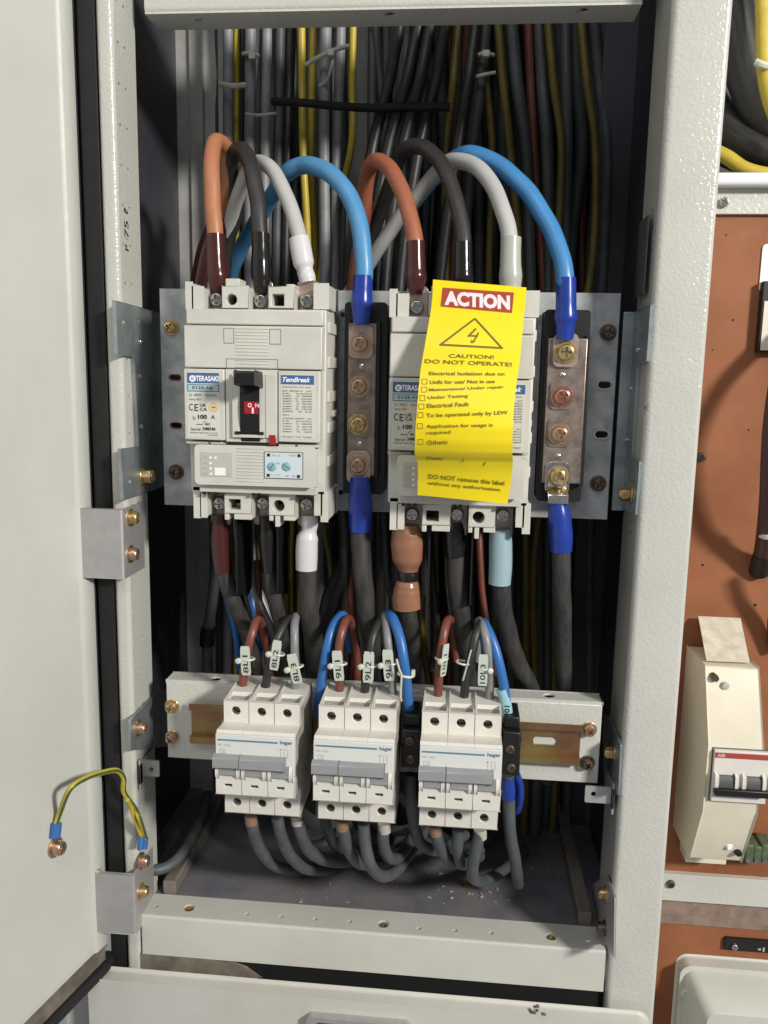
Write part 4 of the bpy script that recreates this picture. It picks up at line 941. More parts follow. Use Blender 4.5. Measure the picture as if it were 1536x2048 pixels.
# ---- thin wires on top of the small breakers
G3 = 'wires feeding the tops of the small breakers'
def wires(lst):
    for lab, pts, r, m in lst: cable('wire', lab, pts, r, m, G3, 'wire', n=14)
wires([
 ('brown wire tagged 8L1 entering the leftmost small breaker', [(486, 1374, 553), (488, 1340, 550), (496, 1300, 548), (505, 1262, 552), (514, 1240, 562), (525, 1250, 576), (534, 1300, 600), (545, 1400, 615)], 3.0, BROWN),
 ('black wire tagged 8L2 entering the leftmost small breaker', [(531, 1380, 553), (535, 1345, 550), (545, 1305, 548), (558, 1270, 552), (575, 1242, 562), (592, 1240, 576), (600, 1300, 600), (600, 1400, 615)], 3.0, BWIRE),
 ('grey wire tagged 8L3 entering the leftmost small breaker', [(589, 1384, 553), (591, 1340, 550), (589, 1300, 548), (589, 1262, 552), (591, 1240, 562), (594, 1236, 576), (600, 1290, 600), (610, 1400, 615)], 2.9, GWIRE),
 ('blue wire left of the middle small breaker', [(637, 1430, 562), (641, 1380, 556), (650, 1320, 552), (660, 1270, 556), (675, 1240, 566), (690, 1236, 580), (700, 1300, 596)], 3.5, BLUEW),
 ('brown wire tagged 9L1 entering the middle small breaker', [(679, 1384, 553), (679, 1340, 550), (678, 1300, 548), (684, 1262, 552), (692, 1240, 562), (702, 1245, 576), (712, 1300, 590), (716, 1400, 605)], 3.0, BROWN),
 ('black wire tagged 9L2 entering the middle small breaker', [(729, 1386, 553), (733, 1345, 550), (740, 1305, 548), (748, 1270, 552), (760, 1245, 562), (775, 1240, 576), (780, 1300, 590), (780, 1400, 605)], 3.0, BWIRE),
 ('grey wire tagged 9L3 entering the middle small breaker', [(786, 1392, 553), (783, 1345, 550), (778, 1305, 548), (774, 1268, 552), (771, 1240, 562), (772, 1236, 576), (776, 1300, 590), (780, 1400, 606)], 2.9, GWIRE),
 ('blue wire with a white cable tie beside the middle small breaker', [(820, 1470, 552), (818, 1420, 548), (814, 1370, 545), (806, 1310, 545), (795, 1262, 551), (783, 1232, 562), (775, 1235, 578), (780, 1300, 595)], 3.5, BLUEW),
 ('brown wire entering the first pole of the rightmost small breaker', [(876, 1390, 553), (878, 1345, 550), (883, 1300, 548), (889, 1262, 552), (896, 1240, 562), (905, 1250, 578), (912, 1320, 592)], 3.0, BROWN),
 ('black wire entering the middle pole of the rightmost small breaker', [(928, 1395, 553), (933, 1350, 550), (943, 1310, 548), (952, 1268, 552), (962, 1246, 562), (970, 1256, 578), (975, 1330, 592)], 3.0, BWIRE),
 ('grey wire tagged 10L3 entering the rightmost small breaker', [(979, 1398, 553), (979, 1350, 550), (976, 1305, 548), (970, 1268, 552), (962, 1246, 562), (955, 1250, 578), (956, 1320, 592)], 3.0, GWIRE),
 ('blue wire at the right side of the rightmost small breaker', [(1020, 1475, 550), (1015, 1420, 547), (1005, 1360, 547), (992, 1305, 549), (978, 1265, 555), (967, 1245, 566), (965, 1260, 580), (975, 1330, 595)], 3.4, BLUEW),
])
# sheath with handwriting on the right blue wire
sl = MB().tube([P(1003, 1378, 546.5), P(1010, 1400, 546.8), P(1016, 1440, 547), P(1018, 1458, 548)], 3.9, 14).build('marker_sleeve', mat('translucent_blue_sleeve', (0.30, 0.50, 0.58), 0.3)); tag(sl, 'pale blue marker sleeve with handwriting on the rightmost blue wire', 'wire marker')
m = MB(); A = P(1008, 1452, 542.6); B = P(1020, 1412, 542.6)
text(m, 'L/N01', lambda u, v: (A.x+(B.x-A.x)*(1-v), 542.8, A.z+(B.z-A.z)*u), 0.02); m.build('printing', INK, sl)

# ---- wire markers
def marker(st, cx, cy, w_, h_, rot, Y, lab, boss=-1, turn=0.0, ink=INK):
    c = P(cx, cy, Y); k = Y/1750.0
    W, H = w_*k, h_*k; t = thing('wire_marker', lab, 'wire marker', c, 'white write-on markers tied to the wires')
    ca, sa = math.cos(rot), math.sin(rot); ct, st_ = math.cos(turn), math.sin(turn)
    def M(u, v, d=0.0):   # local mm
        bend = 0.012*v*v
        x, z = u*ct + d*st_, v; y = u*st_ - d*ct + bend*0.4
        return (c.x + x*ca - z*sa, c.y + y, c.z + x*sa + z*ca)
    o2 = rrect(-W/2, W/2, -H/2, H/2, 1.0, 4); n = len(o2); m = MB()
    rows = 8; vs = []; fs = []
    for d_ in (0.35, -0.35):
        for i in range(rows+1):
            v = -H/2+H*i/rows; ins = 0.5 if i in (0, rows) else 0
            vs += [M(-W/2+ins, v, d_), M(W/2-ins, v, d_)]
    q = (rows+1)*2
    for i in range(rows):
        a = 2*i; fs += [(a, a+1, a+3, a+2), (q+a, q+a+2, q+a+3, q+a+1), (a, a+2, q+a+2, q+a), (a+1, q+a+1, q+a+3, a+3)]
    fs += [(0, q, q+1, 1), (2*rows, 2*rows+1, q+2*rows+1, q+2*rows)]
    m.add(vs, fs); m.build('card', MARKW, t)
    m = MB(); bx = boss*(W/2+1.6)
    m.tube([M(-W/2*1.0 if boss < 0 else W/2, 0.3, -0.6), M(bx, 0.2, -1.0), M(bx+boss*0.6, 0.2, -1.2)], 1.3, 10, steps=3)
    p0 = M(bx, 0.2, 0.4); m.lathe(p0, (boss*0.3, -1, 0.1), [(1.9, -1.6), (2.1, 0), (1.9, 1.3), (1.1, 1.8)], 14)
    ring = [M(1.2+4.0*math.cos(a), 0.2+0.3*math.sin(a), -3.6+4.0*math.sin(a)) for a in [i*math.pi/8 for i in range(17)]]
    m.tube(ring, 0.75, 8, steps=2)
    m.build('tie', NYLON, t)
    m = MB(); hh = H*0.62
    if st: text(m, st, lambda u, v: M(W*0.27-(W*0.56)*v, -H*0.42+hh*u, 0.42), 0.012); m.build('printing', ink, t)
    return t
marker('8L1', 491, 1322, 21, 66, 0.05, 545, 'white wire marker handwritten 8L1')
marker('8L2', 551, 1311, 20, 68, -0.13, 545, 'white wire marker handwritten 8L2')
marker('8L3', 589, 1338, 22, 68, 0.22, 544, 'white wire marker handwritten 8L3')
marker('9L1', 676, 1332, 22, 68, 0.10, 545, 'white wire marker handwritten 9L1')
marker('9L2', 737, 1335, 23, 70, -0.02, 545, 'white wire marker handwritten 9L2')
marker('9L3', 777, 1331, 23, 70, 0.09, 544, 'white wire marker handwritten 9L3')
marker('10L1', 889, 1321, 19, 72, -0.08, 545, 'white wire marker turned half aside on the brown wire of the rightmost breaker', turn=0.9)
marker('', 935, 1330, 20, 70, -0.22, 545, 'white wire marker seen edge on, on the black wire of the rightmost breaker', boss=1, turn=1.38)
marker('10L3', 966, 1341, 20, 70, 0.0, 544, 'grey white wire marker handwritten 10L3', boss=1)
# cable tie on the blue wire
t = thing('cable_tie', 'white cable tie round the blue wire beside the middle small breaker', 'cable tie', P(812, 1350, 545))
c = P(811, 1349, 545); m = MB(); m.tube([c+Vector((5.0*math.cos(a), 4.6*math.sin(a), -0.8*math.cos(a)+0.0)) for a in [i*math.pi/8 for i in range(17)]], 0.9, 8, steps=2); m.build('loop', NYLON, t)
m = MB(); m.box(c.x+3.8, c.x+6.4, c.y-2, c.y+2, c.z-1, c.z+3.4); m.build('head', NYLON, t, bevel=0.5)
m = MB(); m.tube([P(793, 1318, 538), P(799, 1340, 538), P(803, 1352, 539), P(801, 1388, 541), P(803, 1402, 542)], 0.7, 8, steps=4); m.build('tail', NYLON, t)

# ---- grey sheathed cables under the small breakers
G4 = 'grey sheathed cables under the small breakers'
def under(lab, pts, capm=None, r=4.2):
    sl_ = []
    if capm: sl_ = [('ferrule', [(pts[0][0], pts[0][1]-4, pts[0][2]), (pts[0][0]+1, pts[0][1]+14, pts[0][2])], [4.35, 4.5, 4.35], capm)]
    cable('sheathed_cable', lab, pts, r, DGREY, G4, sleeves=sl_, n=16)
under('grey cable under the first pole of the leftmost small breaker', [(502, 1634, 545), (510, 1672, 548), (528, 1710, 556), (560, 1735, 585), (620, 1738, 640), (700, 1700, 700)], FERR)
under('grey cable under the middle pole of the leftmost small breaker', [(554, 1634, 545), (563, 1672, 547), (582, 1712, 556), (615, 1738, 580), (680, 1736, 640), (760, 1690, 700)])
under('grey cable under the third pole of the leftmost small breaker', [(594, 1634, 549), (602, 1670, 552), (622, 1704, 562), (662, 1722, 584), (720, 1718, 625), (790, 1680, 690)], DWHT, 4.6)
under('grey cable in the gap between the leftmost and the middle small breaker', [(648, 1560, 575), (648, 1620, 575), (655, 1660, 578), (675, 1692, 590), (720, 1705, 620), (780, 1690, 670)])
under('grey cable under the first pole of the middle small breaker', [(684, 1645, 545), (692, 1680, 548), (705, 1712, 556), (730, 1730, 580), (790, 1720, 640)], FERR)
under('grey cable under the middle pole of the middle small breaker, dipping lowest', [(727, 1648, 545), (731, 1690, 543), (741, 1730, 543), (762, 1752, 552), (792, 1742, 575), (822, 1702, 610), (850, 1660, 660)])
under('grey cable under the third pole of the middle small breaker', [(768, 1650, 545), (766, 1680, 546), (773, 1708, 552), (790, 1718, 570), (812, 1696, 600), (840, 1640, 650)], DWHT)
under('grey cable dropping from the black terminal between the middle and right small breakers', [(820, 1548, 552), (822, 1600, 552), (829, 1650, 556), (843, 1688, 566), (880, 1700, 600), (930, 1670, 650)])
under('grey cable under the first pole of the rightmost small breaker', [(870, 1655, 545), (878, 1688, 548), (893, 1715, 560), (915, 1725, 580), (960, 1700, 640)], FERR)
under('grey cable under the middle pole of the rightmost small breaker', [(917, 1658, 545), (915, 1690, 547), (918, 1715, 553), (928, 1728, 566), (960, 1712, 620)])
under('grey cable under the third pole of the rightmost small breaker', [(960, 1662, 545), (953, 1695, 543), (946, 1725, 543), (946, 1750, 548), (960, 1762, 575), (1000, 1745, 610), (1050, 1700, 680)], DWHT)
o = cable('sheathed_cable', 'grey cable with a blue end dropping from the far right black terminal', [(1016, 1550, 552), (1018, 1600, 552), (1020, 1660, 554), (1028, 1710, 562), (1034, 1745, 575), (1036, 1768, 600)], 4.2, DGREY, G4,
          sleeves=[('sleeve', [(1016, 1556, 551), (1017, 1580, 551), (1017, 1596, 552)], [4.4, 4.8, 4.6], NAVY)])
cable('wire', 'blue wire hanging in a loop below the far right black terminal', [(1030, 1540, 570), (1040, 1570, 572), (1040, 1600, 574), (1032, 1622, 582), (1018, 1600, 590), (1015, 1560, 595)], 2.7, NAVY, G3, 'wire')
for i, (x_, y_) in enumerate(((600, 1690), (905, 1690), (770, 1660), (850, 1640))):
    cable('sheathed_cable', ('dark cable lying at the back of the floor, under the leftmost small breaker', 'dark cable lying at the back of the floor, under the rightmost small breaker', 'dark cable lying at the back of the floor, under the middle small breaker', 'dark cable lying at the back of the floor, left of the rightmost small breaker')[i],
          [(x_-60, y_-60, 720), (x_-10, y_-8, 690), (x_+50, y_-2, 680), (x_+110, y_-50, 720)], 4.5, DGREY, 'dark cables at the back of the floor')
cable('sheathed_cable', 'grey cable curving along the left side of the floor to the lower hinge', [(415, 1590, 700), (400, 1640, 655), (375, 1690, 622), (345, 1727, 602), (310, 1740, 592), (285, 1732, 588)], 4.3, DGREY, None)

# ================================================================== CABLES AT THE BACK
ORD = ['leftmost', 'second', 'third', 'fourth', 'fifth', 'sixth', 'seventh', 'eighth', 'ninth', 'tenth', 'eleventh', 'twelfth', 'thirteenth', 'fourteenth', 'fifteenth', 'sixteenth', 'seventeenth', 'eighteenth', 'nineteenth', 'twentieth', 'twenty first', 'twenty second', 'twenty third', 'twenty fourth', 'twenty fifth', 'twenty sixth', 'twenty seventh', 'twenty eighth', 'twenty ninth', 'thirtieth', 'thirty first', 'thirty second', 'thirty third', 'thirty fourth', 'thirty fifth', 'thirty sixth', 'thirty seventh', 'thirty eighth', 'thirty ninth', 'fortieth', 'forty first', 'forty second', 'forty third', 'forty fourth', 'forty fifth', 'forty sixth', 'forty seventh', 'forty eighth', 'forty ninth', 'fiftieth']
BG = []
def bgc(col, x1, x2, x3, x4=None, r=3.6, Y=735, x5=None):
    x4 = x3 if x4 is None else x4; x5 = x4 if x5 is None else x5
    BG.append((x2, col, [(x1, 45), (x1*0.6+x2*0.4, 170), (x2, 310), (x3, 560), (x3*0.4+x4*0.6, 850), (x4, 1100), (x5, 1350), (x5, 1560)], r, Y))
for a in (('grey', 456, 456, 462, 455, 4.2, 725), ('yellow', 473, 472, 476, 470, 2.6, 735), ('grey', 501, 499, 500, 505, 4.6, 728), ('grey', 534, 530, 528, 530, 4.2, 735),
          ('dark grey', 560, 556, 552, 548, 4.4, 742), ('black', 582, 575, 570, 560, 4.2, 745), ('yellow', 603, 606, 616, 580, 3.2, 732), ('yellow and green', 626, 622, 628, 600, 3.2, 742),
          ('grey', 652, 648, 650, 640, 4.6, 728), ('grey', 682, 672, 668, 655, 4.2, 738), ('yellow', 706, 700, 640, 640, 3.2, 745), 
          ('black', 800, 742, 700, 690, 4.8, 716), ('black', 838, 772, 735, 720, 4.8, 710), ('black', 862, 802, 770, 760, 4.8, 706), ('black', 892, 835, 800, 790, 4.8, 710), ('ochre', 915, 893, 890, 870, 3.4, 722),
          ('black', 952, 912, 880, 850, 4.8, 715), ('dark grey', 972, 942, 925, 915, 5.0, 725), ('ochre', 996, 1022, 1042, 1052, 3.4, 718), ('dark grey', 1022, 1052, 1060, 1075, 5.2, 722), ('brown', 1056, 1068, 1085, 1090, 3.6, 732),
          ('dark grey', 1078, 1095, 1098, 1095, 5.0, 730), ('yellow and green', 1096, 1124, 1112, 1110, 3.4, 720), ('dark grey', 1130, 1135, 1130, 1135, 4.4, 735), ('yellow and green', 1162, 1192, 1180, 1070, 3.4, 720), ('dark grey', 1188, 1215, 1205, 1180, 4.4, 742),
          ('dark grey', 1208, 1232, 1225, 1205, 4.2, 750), ('yellow and green', 965, 985, 978, 990, 3.2, 735), ('brown', 935, 925, 905, 900, 3.4, 742)):
    bgc(a[0], a[1], a[2], a[3], a[4], a[5], a[6])
for k in range(27):
    x_ = 440+k*30; 
    if 690 < x_ < 752: continue
    c_ = random.choice(('dark grey', 'black', 'dark grey', 'grey' if x_ < 690 else 'dark grey', 'brown' if random.random() < .5 else 'dark grey'))
    bgc(c_, x_+random.uniform(-8, 8)-(20 if x_ > 760 else 0), x_+random.uniform(-8, 8), x_+random.uniform(-10, 10), x_+random.uniform(-14, 14), random.uniform(3.8, 5.2), random.uniform(762, 782))
for k in range(12):
    x_ = 760+k*39; bgc('dark grey' if k % 3 else 'black', x_+random.uniform(-10, 10), x_+random.uniform(-10, 10), x_+random.uniform(-10, 10), x_+random.uniform(-14, 14), random.uniform(4.6, 5.6), random.uniform(786, 792))
for k in range(14):
    x_ = 745+k*34; bgc('dark grey', x_+random.uniform(-10, 10), x_+random.uniform(-16, 16), x_+random.uniform(-16, 16), x_+random.uniform(-18, 18), random.uniform(3.4, 5.6), random.uniform(752, 772))
BG.sort(key=lambda q: q[0]); cnt = {}
BM = {'grey': GWIRE, 'dark grey': DGREY, 'black': BWIRE, 'yellow': YEL, 'ochre': YELD, 'yellow and green': [YELD, GRN], 'brown': BROWN}
pale = mat('pale_grey_insulation', (0.27, 0.275, 0.29), 0.45, var=0.2, vscale=90)
tot = {}
for q in BG: tot[q[1]] = tot.get(q[1], 0)+1
for x_, col, pts, r, Y in BG:
    i = cnt.get(col, 0); cnt[col] = i+1
    pp = [P(a_, b_, Y+random.uniform(-4, 4)) for a_, b_ in pts]
    d0 = (pp[0]-pp[1]).normalized(); pp = [pp[0]+d0*(260)] + pp
    last = pp[-1]; pp.append(Vector((last.x, last.y, zs-4)))
    m_ = BM[col]
    if col == 'grey': m_ = pale
    if col == 'yellow and green' and x_ < 700: m_ = [YEL, LIME]  # bright pair for the lit left; the others have shade in their colour
    place = 'leftmost' if i == 0 else (ORD[i]+' from the left')
    if tot[col]-1 == i and i: place = 'rightmost'
    cable('riser_cable', f'{col} cable rising at the back, {place} of the {col} ones'.replace(' from the left of', ' of'), pp, r, m_, 'cables rising at the back of the cabinet', n=10, stripe=(1, 2, 3, 4, 5) if isinstance(m_, list) else None, steps=5, twist=0.02, raw3d=True)
# strap and ties at the back
st_ = MB().tube([P(545, 203, 712), P(600, 205, 706), P(670, 212, 704), P(745, 216, 706), P(800, 214, 700), P(900, 214, 698)], 3.2, 10).build('strap', RUBBER); tag(st_, 'black strap running across the cables at the back', 'strap')
def btie(lab, pts, r=1.3, knob=None):
    t = thing('cable_tie', lab, 'cable tie', P(*pts[0]), 'cable ties on the cables at the back')
    MB().tube([P(*q) for q in pts], r, 8, steps=4).build('band', NYLON, t)
    if knob: c = P(*knob); MB().box(c.x-2.8, c.x+2.8, c.y-2.5, c.y+2.5, c.z-2.5, c.z+2.5).build('head', NYLON, t, bevel=0.7)
btie('white cable tie with a square head on a grey cable, high at the left', [(486, 108, 722), (500, 106, 718), (518, 112, 722)], 1.6, (505, 113, 716))
btie('large white cable tie slanting across the yellow cables', [(612, 130, 718), (640, 113, 712), (668, 100, 708), (696, 92, 716)], 1.8, (662, 106, 706))
btie('loose white cable tie tail hanging below the large slanting tie', [(668, 112, 710), (664, 130, 708), (655, 160, 716), (640, 172, 724)], 1.3)
btie('dull yellow tie at the foot of the lit yellow cable', [(440, 168, 712), (465, 172, 708), (490, 170, 714)], 2.2)
btie('thin white tie across dark cables left of the strap', [(492, 228, 716), (520, 230, 712), (552, 226, 716)], 1.2)
btie('upper white tie on the dark grey cables right of the black bundle', [(952, 112, 716), (968, 106, 712), (988, 110, 716)], 1.4, (972, 108, 711))
btie('lower white tie on the dark grey cables right of the black bundle', [(948, 155, 716), (965, 150, 712), (990, 145, 716)], 1.4)
m = MB().tube([P(417, 1255, 690.5), P(415, 1272, 691), P(414, 1290, 691.5)], 6.4, 14, steps=3).build('cable_clip', BLACK); tag(m, 'black clip on the grey cable above the left end of the rail beam', 'clip')
cable('riser_cable', 'pale grey cable rising in the left corner above the rail beam', [(432, 990, 696), (432, 1120, 690), (425, 1200, 690), (415, 1270, 692), (414, 1350, 694), (412, 1450, 696)], 4.6, DGREY)
cable('riser_cable', 'short blue cable behind the wires of the leftmost small breaker', [(490, 990, 646), (490, 1120, 640), (496, 1170, 636), (506, 1220, 630), (515, 1300, 630)], 4.8, BLUEW)
cable('riser_cable', 'grey cable slanting beside the short blue one', [(505, 1010, 638), (505, 1140, 632), (525, 1200, 628), (545, 1260, 625), (560, 1340, 625)], 3.0, GWIRE)
cable('riser_cable', 'yellow cable between the two lower black cables of the left breaker', [(520, 990, 656), (520, 1120, 650), (570, 1150, 648), (574, 1200, 646), (575, 1260, 644)], 2.7, YELD)
cable('riser_cable', 'yellow and green cable behind the tan sleeved cable', [(845, 1190, 625), (843, 1240, 622), (848, 1290, 625), (858, 1370, 640)], 2.7, [YELD, GRN], stripe=(2, 3, 4))
cable('riser_cable', 'large black cable crossing low behind the phase barriers', [(700, 970, 646), (700, 1100, 640), (660, 1200, 630), (655, 1280, 622), (660, 1400, 620)], 7, BWIRE)

# ================================================================== YELLOW TAG
ROWS = [(556, 549.0), (585, 541.0), (620, 531.0), (660, 524.0), (700, 518.0), (740, 511.0), (780, 505.0), (820, 501.0), (855, 499.5), (885, 501.0), (905, 504.0), (914, 507.0), (922, 510.5), (940, 514.5), (965, 518.0), (1000, 521.0), (1030, 522)]
def tagY(px, py):
    q = py-0.02*(px-940)
    if q <= ROWS[0][0]: return ROWS[0][1]
    for (a, ya), (b, yb) in zip(ROWS, ROWS[1:]):
        if q <= b: f = (q-a)/(b-a); return ya*(1-f)+yb*f
    return ROWS[-1][1]
LE = [(559, 866), (590, 865), (620, 862), (660, 855), (700, 848), (740, 841), (780, 837), (820, 834), (860, 831), (905, 829), (916, 831), (925, 836), (960, 836), (990, 835)]
RE = [(575, 1053), (605, 1051), (640, 1047), (680, 1044), (720, 1040), (760, 1034), (800, 1029), (840, 1026), (875, 1025), (905, 1025), (914, 1025), (924, 1026), (965, 1022), (1008, 1015)]
NU = 16; vs = []
rowsn = 60
def lerpl(L, f):
    u = f*(len(L)-1); i = min(int(u), len(L)-2); u -= i; return (L[i][0]*(1-u)+L[i+1][0]*u, L[i][1]*(1-u)+L[i+1][1]*u)
mb = MB()
for d_ in (0, 0.45):
    for i in range(rowsn+1):
        l = lerpl(LE, i/rowsn); r_ = lerpl(RE, i/rowsn)
        for k in range(NU+1):
            u = k/NU; px_ = l[1]*(1-u)+r_[1]*u; py_ = l[0]*(1-u)+r_[0]*u
            mb.v.append(P(px_, py_, tagY(px_, py_)-2.6*math.sin(math.pi*u)*(0.3+0.7*min(1, i/rowsn*2)) + d_))
N1 = (rowsn+1)*(NU+1)
def idx(s_, i, k): return s_*N1+i*(NU+1)+k
for i in range(rowsn):
    for k in range(NU):
        mb.f.append([idx(0, i, k), idx(0, i, k+1), idx(0, i+1, k+1), idx(0, i+1, k)]); mb.m.append(0)
        mb.f.append([idx(1, i, k), idx(1, i+1, k), idx(1, i+1, k+1), idx(1, i, k+1)]); mb.m.append(0)
    for k in (0, NU): mb.f.append([idx(0, i, k), idx(0, i+1, k), idx(1, i+1, k), idx(1, i, k)]); mb.m.append(0)
for k in range(NU):
    for i in (0, rowsn): mb.f.append([idx(0, i, k), idx(0, i, k+1), idx(1, i, k+1), idx(1, i, k)]); mb.m.append(0)
TG = mb.build('warning_tag', TAGY, angle=50); tag(TG, 'curled yellow ACTION caution tag hanging over the right large breaker', 'warning tag')
def surf(px_, py_, off):
    # point of the sheet seen at (px,py)
    f = 0.5
    for _ in range(12):
        l = lerpl(LE, f); r_ = lerpl(RE, f); u = max(0, min(1, (px_-l[1])/(r_[1]-l[1]))); e = py_-(l[0]*(1-u)+r_[0]*u); f = max(0, min(1, f+e/430))
    return P(px_, py_, tagY(px_, py_)-2.6*math.sin(math.pi*u)*(0.3+0.7*min(1, f*2)) - off)
def ttext(m, st, x0, y0, x1, y1, h, off=0.5, bold=0.012, up_=None):
    # baseline from (x0,y0) to (x1,y1), cap height h
    text(m, st, lambda u, v: surf(x0+(x1-x0)*u, y0+(y1-y0)*u-h*v, off), bold)
def tpoly(m, pts, off=0.3, sub=6):
    vs = []
    n = len(pts); 
    c = [surf(x_, y_, off) for x_, y_ in pts]; m.add(c, [tuple(range(n))])
def tquad(m, a, b, c, d, off=0.3, nx=8, ny=5):
    vs = []
    for j in range(ny+1):
        for i in range(nx+1):
            u, v = i/nx, j/ny
            x_ = (a[0]*(1-u)+b[0]*u)*(1-v)+(d[0]*(1-u)+c[0]*u)*v; y_ = (a[1]*(1-u)+b[1]*u)*(1-v)+(d[1]*(1-u)+c[1]*u)*v
            vs.append(surf(x_, y_, off))
    m.add(vs, [(j*(nx+1)+i, j*(nx+1)+i+1, (j+1)*(nx+1)+i+1, (j+1)*(nx+1)+i) for j in range(ny) for i in range(nx)])
m = MB(); tquad(m, (885, 575), (1028, 585), (1024, 626), (881, 613), 0.2); m.build('header', TAGR, TG)
m = MB(); ttext(m, 'ACTION', 889, 610, 1020, 620, 29, 0.35, 0.055); m.build('lettering', mat('pinkish_white_print', (0.82, 0.72, 0.74), 0.4), TG)
m = MB()
def line(m, a, b, w_, off=0.3):
    dx, dy = b[0]-a[0], b[1]-a[1]; L = math.hypot(dx, dy); nx, ny = -dy/L*w_/2, dx/L*w_/2; k = max(2, int(L/12))
    vs = []
    for i in range(k+1):
        x_, y_ = a[0]+dx*i/k, a[1]+dy*i/k; vs += [surf(x_+nx, y_+ny, off), surf(x_-nx, y_-ny, off)]
    m.add(vs, [(2*i, 2*i+1, 2*i+3, 2*i+2) for i in range(k)])
line(m, (950, 637), (880, 690), 3.6); line(m, (950, 637), (1005, 697), 3.6); line(m, (879, 689), (1006, 696), 3.8)
line(m, (952, 657), (936, 673), 3.6); line(m, (936, 671), (956, 672), 3.2); line(m, (957, 665), (947, 684), 3.0)
tpoly(m, [(941, 680), (951, 683), (943, 687)])
m.build('hazard_symbol', TAGINK, TG)
m = MB()
for a_ in (('CAUTION!', 898, 715, 988, 718, 7.5), ('DO NOT OPERATE!', 850, 726, 1024, 733, 8), ('Electrical Isolation due to:', 858, 750, 1011, 751, 7), ('Unfit for use/ Not in use', 860, 768, 990, 766, 7.5),
           ('Maintenance/ Under repair', 858, 784, 1008, 778, 7.5), ('Under Testing', 856, 800, 936, 796, 8), ('Electrical Fault', 854, 816, 938, 812, 8.5), ('To be operated only by LEW', 853, 837, 1016, 831, 10),
           ('Application for usage is', 853, 858, 986, 855, 9), ('required', 853, 871, 901, 869, 8.5), ('Others:', 854, 890, 896, 888, 9), ('Date:', 853, 919, 886, 920, 5), ('/', 923, 926, 928, 926, 8), ('/', 966, 932, 972, 932, 8),
           ('DO NOT remove this label', 857, 957, 1009, 971, 9), ('without any authorisation.', 855, 971, 1003, 985, 9)):
    ttext(m, *a_)
m.build('printing', TAGINK, TG)
m = MB()
for x_, y_ in ((849, 763), (848, 779), (845, 796), (843, 813), (841, 830), (840, 852), (841, 884)):
    for p0, p1 in (((-5, -5), (5, -5)), ((5, -5), (5, 5)), ((5, 5), (-5, 5)), ((-5, 5), (-5, -5))): line(m, (x_+p0[0], y_+p0[1]), (x_+p1[0], y_+p1[1]), 0.9)
m.build('tick_box', TAGINK, TG)

# ================================================================== FLOOR BITS
m = MB()
CL = [(random.gauss(830, 150), random.uniform(1740, 1835)) for _ in range(14)]
for i in range(85):
    q_ = random.choice(CL); x_ = q_[0]+random.gauss(0, 40); y_ = q_[1]+random.gauss(0, 22)
    if not 430 < x_ < 1130: continue
    c = PZ(x_, y_, zs-3.1)
    if c.y < 588: continue
    r = random.choice((0.25, 0.3, 0.35, 0.45, 0.6, 0.9)); a = random.uniform(0, 3.1)
    m.box(c.x-r*1.6, c.x+r*1.6, c.y-r*0.6, c.y+r*0.6, c.z, c.z+r*0.8)
    for v_ in m.v[-8:]:
        dx, dy = v_.x-c.x, v_.y-c.y; v_.x = c.x+dx*math.cos(a)-dy*math.sin(a); v_.y = c.y+dx*math.sin(a)+dy*math.cos(a)
o = m.build('debris', BITS, smooth=False); o['label'] = 'tiny wire offcuts and crumbs scattered on the cabinet floor'; o['category'] = 'debris'; o['kind'] = 'stuff'
c = PZ(932, 1772, zs-3.1); m = MB()
for k in range(5): m.tube([c+Vector((random.uniform(-3, 3), random.uniform(-3, 3), 0.4)), c+Vector((random.uniform(-3, 3), random.uniform(-3, 3), 3)), c+Vector((random.uniform(-4, 4), random.uniform(-3, 3), 0.5))], 0.5, 6)
tag(m.build('wire_scrap', YELD), 'small yellow green wire scrap on the cabinet floor', 'scrap')

# ================================================================== NEIGHBOUR CABINET
YW = 660
nb = thing('wall_board', 'red brown insulating board with pale steel rails, right of the cabinet', 'board', (240, YW, -560))
def rpx(y0, y1, Y0, Y1, nm, m_, x0=152.5, x1=420, bev=0.4, par=None):
    a = P(1400, y0, Y0); b = P(1400, y1, Y0)
    return MB().box(x0, x1, Y0, Y1, b.z, a.z).build(nm, m_, par or nb, bevel=bev)
rpx(426, 1754, YW, YW+6, 'board', WOOD); rpx(1850, 2300, YW, YW+6, 'board', WOOD)
rpx(368, 428, YW-4, YW+8, 'steel_rail', PAINT); rpx(1752, 1806, YW-5, YW+8, 'steel_rail', PAINT)
rpx(1806, 1852, YW-1.2, YW+8, 'ledge', LEDGE)
a = P(1440, 357, 645); m = MB().prism(rrect(645, 656, a.z-4.6, a.z+4.6, 3), 'x', 152.5, 420); m.build('enamel_trim', WBEAM, nb)
for x_, y_ in ((1448, 405), (1341, 1767), (1402, 914)):
    screw(P(x_, y_, YW-5 if y_ != 914 else YW-0.5), (0, -1, 0), 3.4, CHROME if y_ == 405 else DULLS, nb, washer=False)
MB().box(150.5, 420, 800, 803, -640, 520).build('back_panel', DARKP, nb)
a = P(1526, 488, YW-1); b = P(1600, 584, YW-1)
MB().prism(rrect(a.x, b.x, b.z, a.z, 3), 'y', YW-1.2, YW-0.2).build('label_plate', WHITE, nb)
a = P(1528, 562, YW-8); b = P(1600, 706, YW-8)
t = thing('device_cover', 'black framed device cut off by the right edge of the picture', 'device', ((a.x+b.x)/2, YW, b.z))
MB().box(a.x, b.x, YW-8, YW-0.2, b.z, a.z).build('frame', BLACK, t, bevel=0.5)
MB().box(a.x+1.5, b.x, YW-8.6, YW-8.05, b.z+1.5, a.z-14).build('face', IVORY, t)
